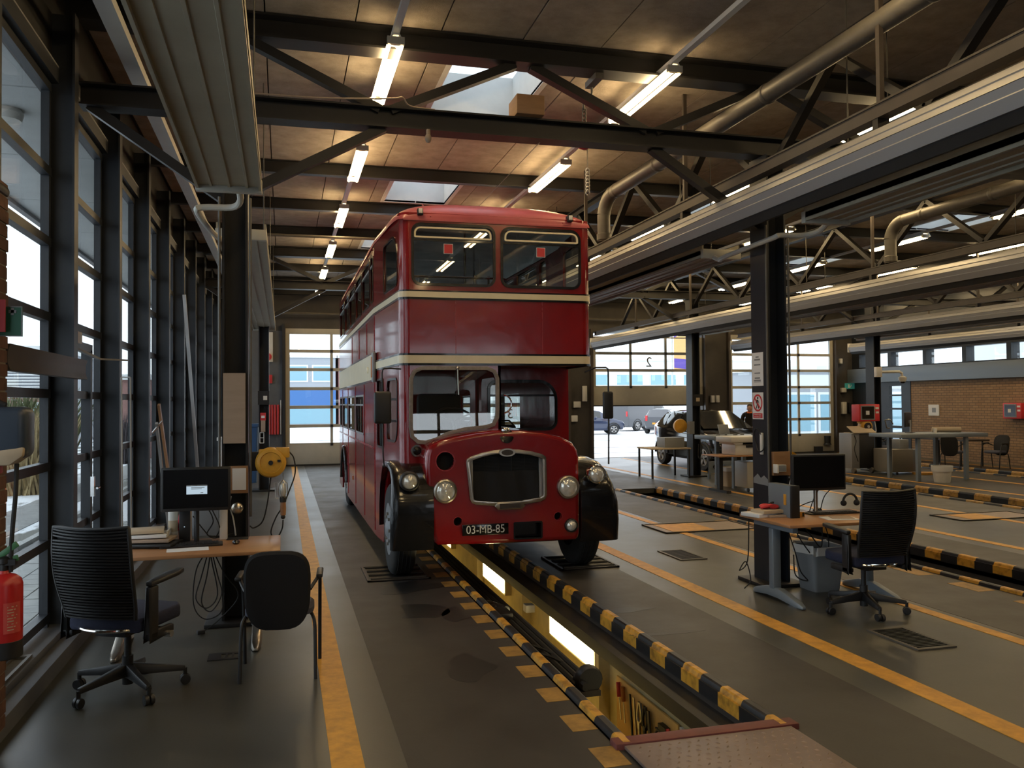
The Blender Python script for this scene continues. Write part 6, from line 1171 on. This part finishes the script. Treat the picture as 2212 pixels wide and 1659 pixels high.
# ================================================================== CARS
def car(nm,lab,loc,rz,L,W,st,mat,wheels,wr,glassY,mat2='black_plastic',lights=True,rear='red_sign',alloy='alu',zb=.28):
    """st: list of (y, z_low, z_belt, z_roof, half_low, half_belt, half_roof); car faces -y"""
    t=thing(nm,lab,'car',(0,0,0))
    secs=[]
    for y,zl,zbt,zr,hl,hb,hr in st:
        P=[(-hl*.9,zl),(-hl,zl+.08),(-hb*1.01,(zl+zbt)/2),(-hb,zbt-.05),(-hb*.975,zbt),(-(hb*.5+hr*.5),(zbt+zr)/2),(-hr,zr-.05*(zr-zbt)),(-hr*.75,zr)]
        P=P+[(-a,z) for a,z in reversed(P)]; secs.append([(x,y,z) for x,z in P])
    m=MB(); m.loft(secs); m.build('body',mat,t,ang=28)
    # side windows
    def at(y):
        for a,b in zip(st[:-1],st[1:]):
            if a[0]<=y<=b[0]:
                k=(y-a[0])/(b[0]-a[0]); return [p+(q-p)*k for p,q in zip(a,b)]
        return st[-1]
    for s in (-1,1):
        for y0,y1 in glassY:
            m=MB(); S=[]
            for i in range(5):
                y=y0+(y1-y0)*i/4; q=at(y); row=[]
                for k in (.10,.5,.86):
                    h=q[5]*.975+(q[6]-q[5]*.975)*k; z=q[2]+(q[3]-q[2])*k; row.append((s*(h+.016*(1-abs(k-.5))),y,z))
                S.append(row)
            m.loft(S,close=False); m.build('side_window','car_glass',t)
    for y in wheels:
        for s in (-1,1):
            x=s*(W/2-.10); q=MB(); q.lathe([(wr*.62,-.10),(wr*.94,-.10),(wr,-.06),(wr,.06),(wr*.94,.10),(wr*.62,.10)],(x,y,wr),(1,0,0),26,False); o=q.build('wheel','tyre',t)
            q=MB(); q.lathe([(wr*.64,.102*s),(wr*.60,.108*s),(wr*.60,.085*s),(wr*.56,.06*s)],(x,y,wr),(1,0,0),24,False)
            for k in range(5):
                for dk in (-.13,.13): a=2*PI*k/5+.3; q.bar((x+.095*s,y+wr*.1*math.cos(a),wr+wr*.1*math.sin(a)),(x+.095*s,y+wr*.6*math.cos(a+dk),wr+wr*.6*math.sin(a+dk)),.03,.03,(1,0,0))
            q.lathe([(wr*.14,.105*s),(.005,.11*s)],(x,y,wr),(1,0,0),14); q.build('rim',alloy,o)
            q=MB(); q.lathe([(wr*.62,.04*s),(.01,.04*s)],(x,y,wr),(1,0,0),18,False); q.build('brake_disc','steel_dark',o)
            q=MB(); q.tube([(s*(W/2-.005),y+(wr+.06)*math.cos(a),wr+(wr+.06)*math.sin(a)) for a in [PI*i/14 for i in range(15)]],.03,6); q.build('wheel_arch',mat2,t)
    f=at(st[0][0]+.02); r=st[-1]
    for s in (-1,1):
        y0=st[0][0]; q=MB(); q.ball((s*f[5]*.72,y0+.14,f[2]-.10),(.22,.16,.09)); q.build('headlight','lens',t)
        q=MB(); q.box(s*r[5]*.86-.07,s*r[5]*.86+.07,r[0]-.08,r[0]+.02,r[2]-.18,r[2]+.14); q.build('tail_light',rear,t,bevel=.02)
        q=MB(); q.ball((s*(W/2+.09),st[3][0]+.25,st[3][2]+.05),(.10,.07,.07)); q.build('door_mirror',mat,t)
    q=MB(); q.box(-W*.36,W*.36,st[0][0]-.03,st[0][0]+.05,zb+.10,zb+.24); q.build('bumper_grille',mat2,t,bevel=.02)
    q=MB(); q.box(-.26,.26,r[0]+.01,r[0]+.03,.55,.66); q.build('rear_plate','yellow_paint',t)
    t.location=loc; t.rotation_euler[2]=rz
    return t
M('car_black',(.006,.006,.007),.08,coat=1); M('car_navy',(.012,.022,.06),.15,coat=.8); M('car_grey',(.06,.065,.075),.3,coat=.4); M('car_silver',(.45,.46,.48),.3,coat=.5); M('car_glass',(.010,.013,.015),.05,coat=.6)
suv=[(-2.1,.42,.62,.66,.66,.70,.62),(-2.02,.30,.74,.80,.80,.83,.74),(-1.75,.26,.88,.95,.86,.89,.78),(-.95,.24,.98,1.06,.88,.91,.78),(-.45,.24,1.0,1.34,.88,.91,.66),(.1,.24,1.02,1.54,.88,.91,.62),(.9,.24,1.06,1.58,.88,.91,.62),(1.55,.26,1.12,1.52,.87,.90,.60),(1.9,.34,1.14,1.30,.83,.86,.62),(2.08,.42,1.06,1.12,.74,.78,.64)]
c=car('black_suv','black hatchback car facing us under the raised door','x' and (11.65,21.9,0),0,4.2,1.82,suv,'car_black',(-1.3,1.32),.34,((-.5,.30),(.36,1.1),(1.18,1.72)),alloy='alu')
q=MB(); q.loft([[(s*.70,-.93+.0*s*s,1.06) if False else (s*.74*(1-.0*k),-.98+k*1.02,1.07+k*.46) for s in (-1,-.5,0,.5,1)] for k in (0,.5,1)],close=False); q.v=[(v[0]*(1-.16*((v[2]-1.07)/.46)),v[1]-.02,v[2]+.025) for v in q.v]; w_=q.build('windscreen','car_glass'); w_.parent=c
van=[(-2.4,.4,.8,.9,.8,.84,.7),(-2.2,.3,.95,1.05,.9,.93,.8),(-1.7,.28,1.08,1.2,.95,.97,.82),(-1.2,.26,1.12,1.75,.95,.97,.82),(-.8,.26,1.14,1.94,.95,.97,.84),(2.2,.26,1.14,1.96,.95,.97,.84),(2.38,.32,1.12,1.90,.92,.95,.82)]
car('dark_van','dark grey van parked in the snowy lot','x' and (22.6,52,-.06),math.radians(118),4.8,1.95,van,'car_grey',(-1.55,1.5),.35,((-1.15,-.3),),alloy='alu')
hat=[(-1.8,.42,.60,.64,.62,.66,.58),(-1.7,.28,.70,.76,.74,.77,.68),(-1.0,.24,.88,.95,.80,.83,.72),(-.35,.22,.92,1.36,.80,.83,.58),(.2,.22,.94,1.46,.80,.83,.56),(1.3,.24,.98,1.42,.80,.83,.56),(1.65,.30,.98,1.12,.76,.79,.58),(1.8,.4,.92,.98,.68,.72,.58)]
car('blue_car','dark blue car parked at the left of the open door','x' and (17.35,47,-.06),math.radians(80),3.7,1.7,hat,'car_navy',(-1.15,1.15),.30,((-.4,.3),(.38,1.2)))
car('grey_hatchback','small grey hatchback with red tail lights behind the van','x' and (22.0,47,-.06),math.radians(140),3.7,1.7,hat,'car_grey',(-1.15,1.15),.30,((-.4,.3),(.38,1.2)))
t=thing('lot_fence','white picket fence at the far side of the car park','fence',(18,62,0))
for i in range(40): m=MB(); m.box(17+i*.4,17.12+i*.4,62,62.05,-.06,1.5); m.build('picket','bldg_white',t,smooth=False)
m=MB(); m.box(17,33,62.05,62.1,.3,.4); m.box(17,33,62.05,62.1,1.2,1.3); m.build('rail','bldg_white',t,smooth=False)
# ================================================================== PERSON
def person(loc,rz):
    t=thing('person','man in a black shirt with orange collar looking down behind the car','person',(0,0,0))
    V=[(0,0,.93),(0,.01,1.12),(0,.0,1.32),(0,-.01,1.46),(0,-.03,1.52),   # pelvis..neck
       (-.19,0,1.42),(-.24,-.06,1.16),(-.14,-.26,1.06),(-.08,-.32,1.06),(.19,0,1.42),(.24,-.06,1.16),(.14,-.26,1.06),(.08,-.32,1.06),
       (-.10,0,.86),(-.11,-.01,.48),(-.11,.02,.08),(-.12,-.12,.04),(.10,0,.86),(.11,-.01,.48),(.11,.02,.08),(.12,-.12,.04)]
    E=[(0,1),(1,2),(2,3),(3,4),(3,5),(5,6),(6,7),(7,8),(3,9),(9,10),(10,11),(11,12),(0,13),(13,14),(14,15),(15,16),(0,17),(17,18),(18,19),(19,20)]
    rad=[.15,.135,.15,.09,.06,.07,.052,.038,.034,.07,.052,.038,.034,.095,.065,.045,.04,.095,.065,.045,.04]
    me=bpy.data.meshes.new('body'); me.from_pydata(V,E,[]); ob=bpy.data.objects.new('body',me); COL.objects.link(ob)
    md=ob.modifiers.new('skin','SKIN'); me.skin_vertices[0].data
    for i,r in enumerate(rad): me.skin_vertices[0].data[i].radius=(r*(1.15 if i in (1,2) else 1),r*(.8 if i in (1,2) else 1))
    me.skin_vertices[0].data[0].use_root=True
    s=ob.modifiers.new('sub','SUBSURF'); s.levels=1; s.render_levels=1
    dg=bpy.context.evaluated_depsgraph_get(); m2=bpy.data.meshes.new_from_object(ob.evaluated_get(dg)); bpy.data.objects.remove(ob)
    m2.materials.clear(); m2.materials.append(MT['shirt']); m2.materials.append(MT['skin'])
    for p in m2.polygons:
        p.use_smooth=True; c=p.center
        if c.z>1.49 or (c.y<-.17 and 1.0<c.z<1.2): p.material_index=1
    m2.name='body'; ob=bpy.data.objects.new('body',m2); COL.objects.link(ob); ob.parent=t
    def hd(nm,mat,f): 
        m=MB(); f(m); q=m.build(nm,mat); q.parent=t
        me=q.data; me.transform(Matrix.Translation((0,-.035,1.60))@Matrix.Rotation(math.radians(22),4,'X')); return q
    hd('head','skin',lambda m:(m.loft([[(w*math.cos(a),-.012+d*math.sin(a)-o,z) for a in [2*PI*i/16 for i in range(16)]] for w,d,z,o in ((.03,.04,-.115,.05),(.048,.06,-.10,.035),(.062,.078,-.05,.02),(.074,.092,.0,.005),(.077,.098,.05,.0),(.066,.085,.09,-.005),(.03,.04,.12,-.01))]),m.ball((0,-.115,-.01),(.015,.02,.028)),m.ball((-.078,0,-.01),(.012,.02,.03)),m.ball((.078,0,-.01),(.012,.02,.03)),m.ball((0,-.098,-.062),(.026,.010,.008))))
    hd('eyes','hair',lambda m:(m.ball((-.03,-.092,.018),(.013,.008,.006)),m.ball((.03,-.092,.018),(.013,.008,.006)),m.box(-.048,-.014,-.103,-.09,.032,.038),m.box(.014,.048,-.103,-.09,.032,.038)))
    hd('hair','hair',lambda m:m.loft([[(w*math.cos(a),.008+d*math.sin(a)*(1 if math.sin(a)>-.2 else .80),z) for a in [2*PI*i/16 for i in range(16)]] for w,d,z in ((.076,.094,.02),(.082,.104,.06),(.075,.096,.10),(.04,.05,.132))]))
    m=MB(); m.lathe([(.078,1.44),(.062,1.505),(.075,1.52),(.11,1.47)],(0,-.02,0),(0,0,1),16,False); q=m.build('collar','orange_collar'); q.parent=t
    t.location=loc; t.rotation_euler[2]=rz
person((13.25,22.5,.0),math.radians(-35))
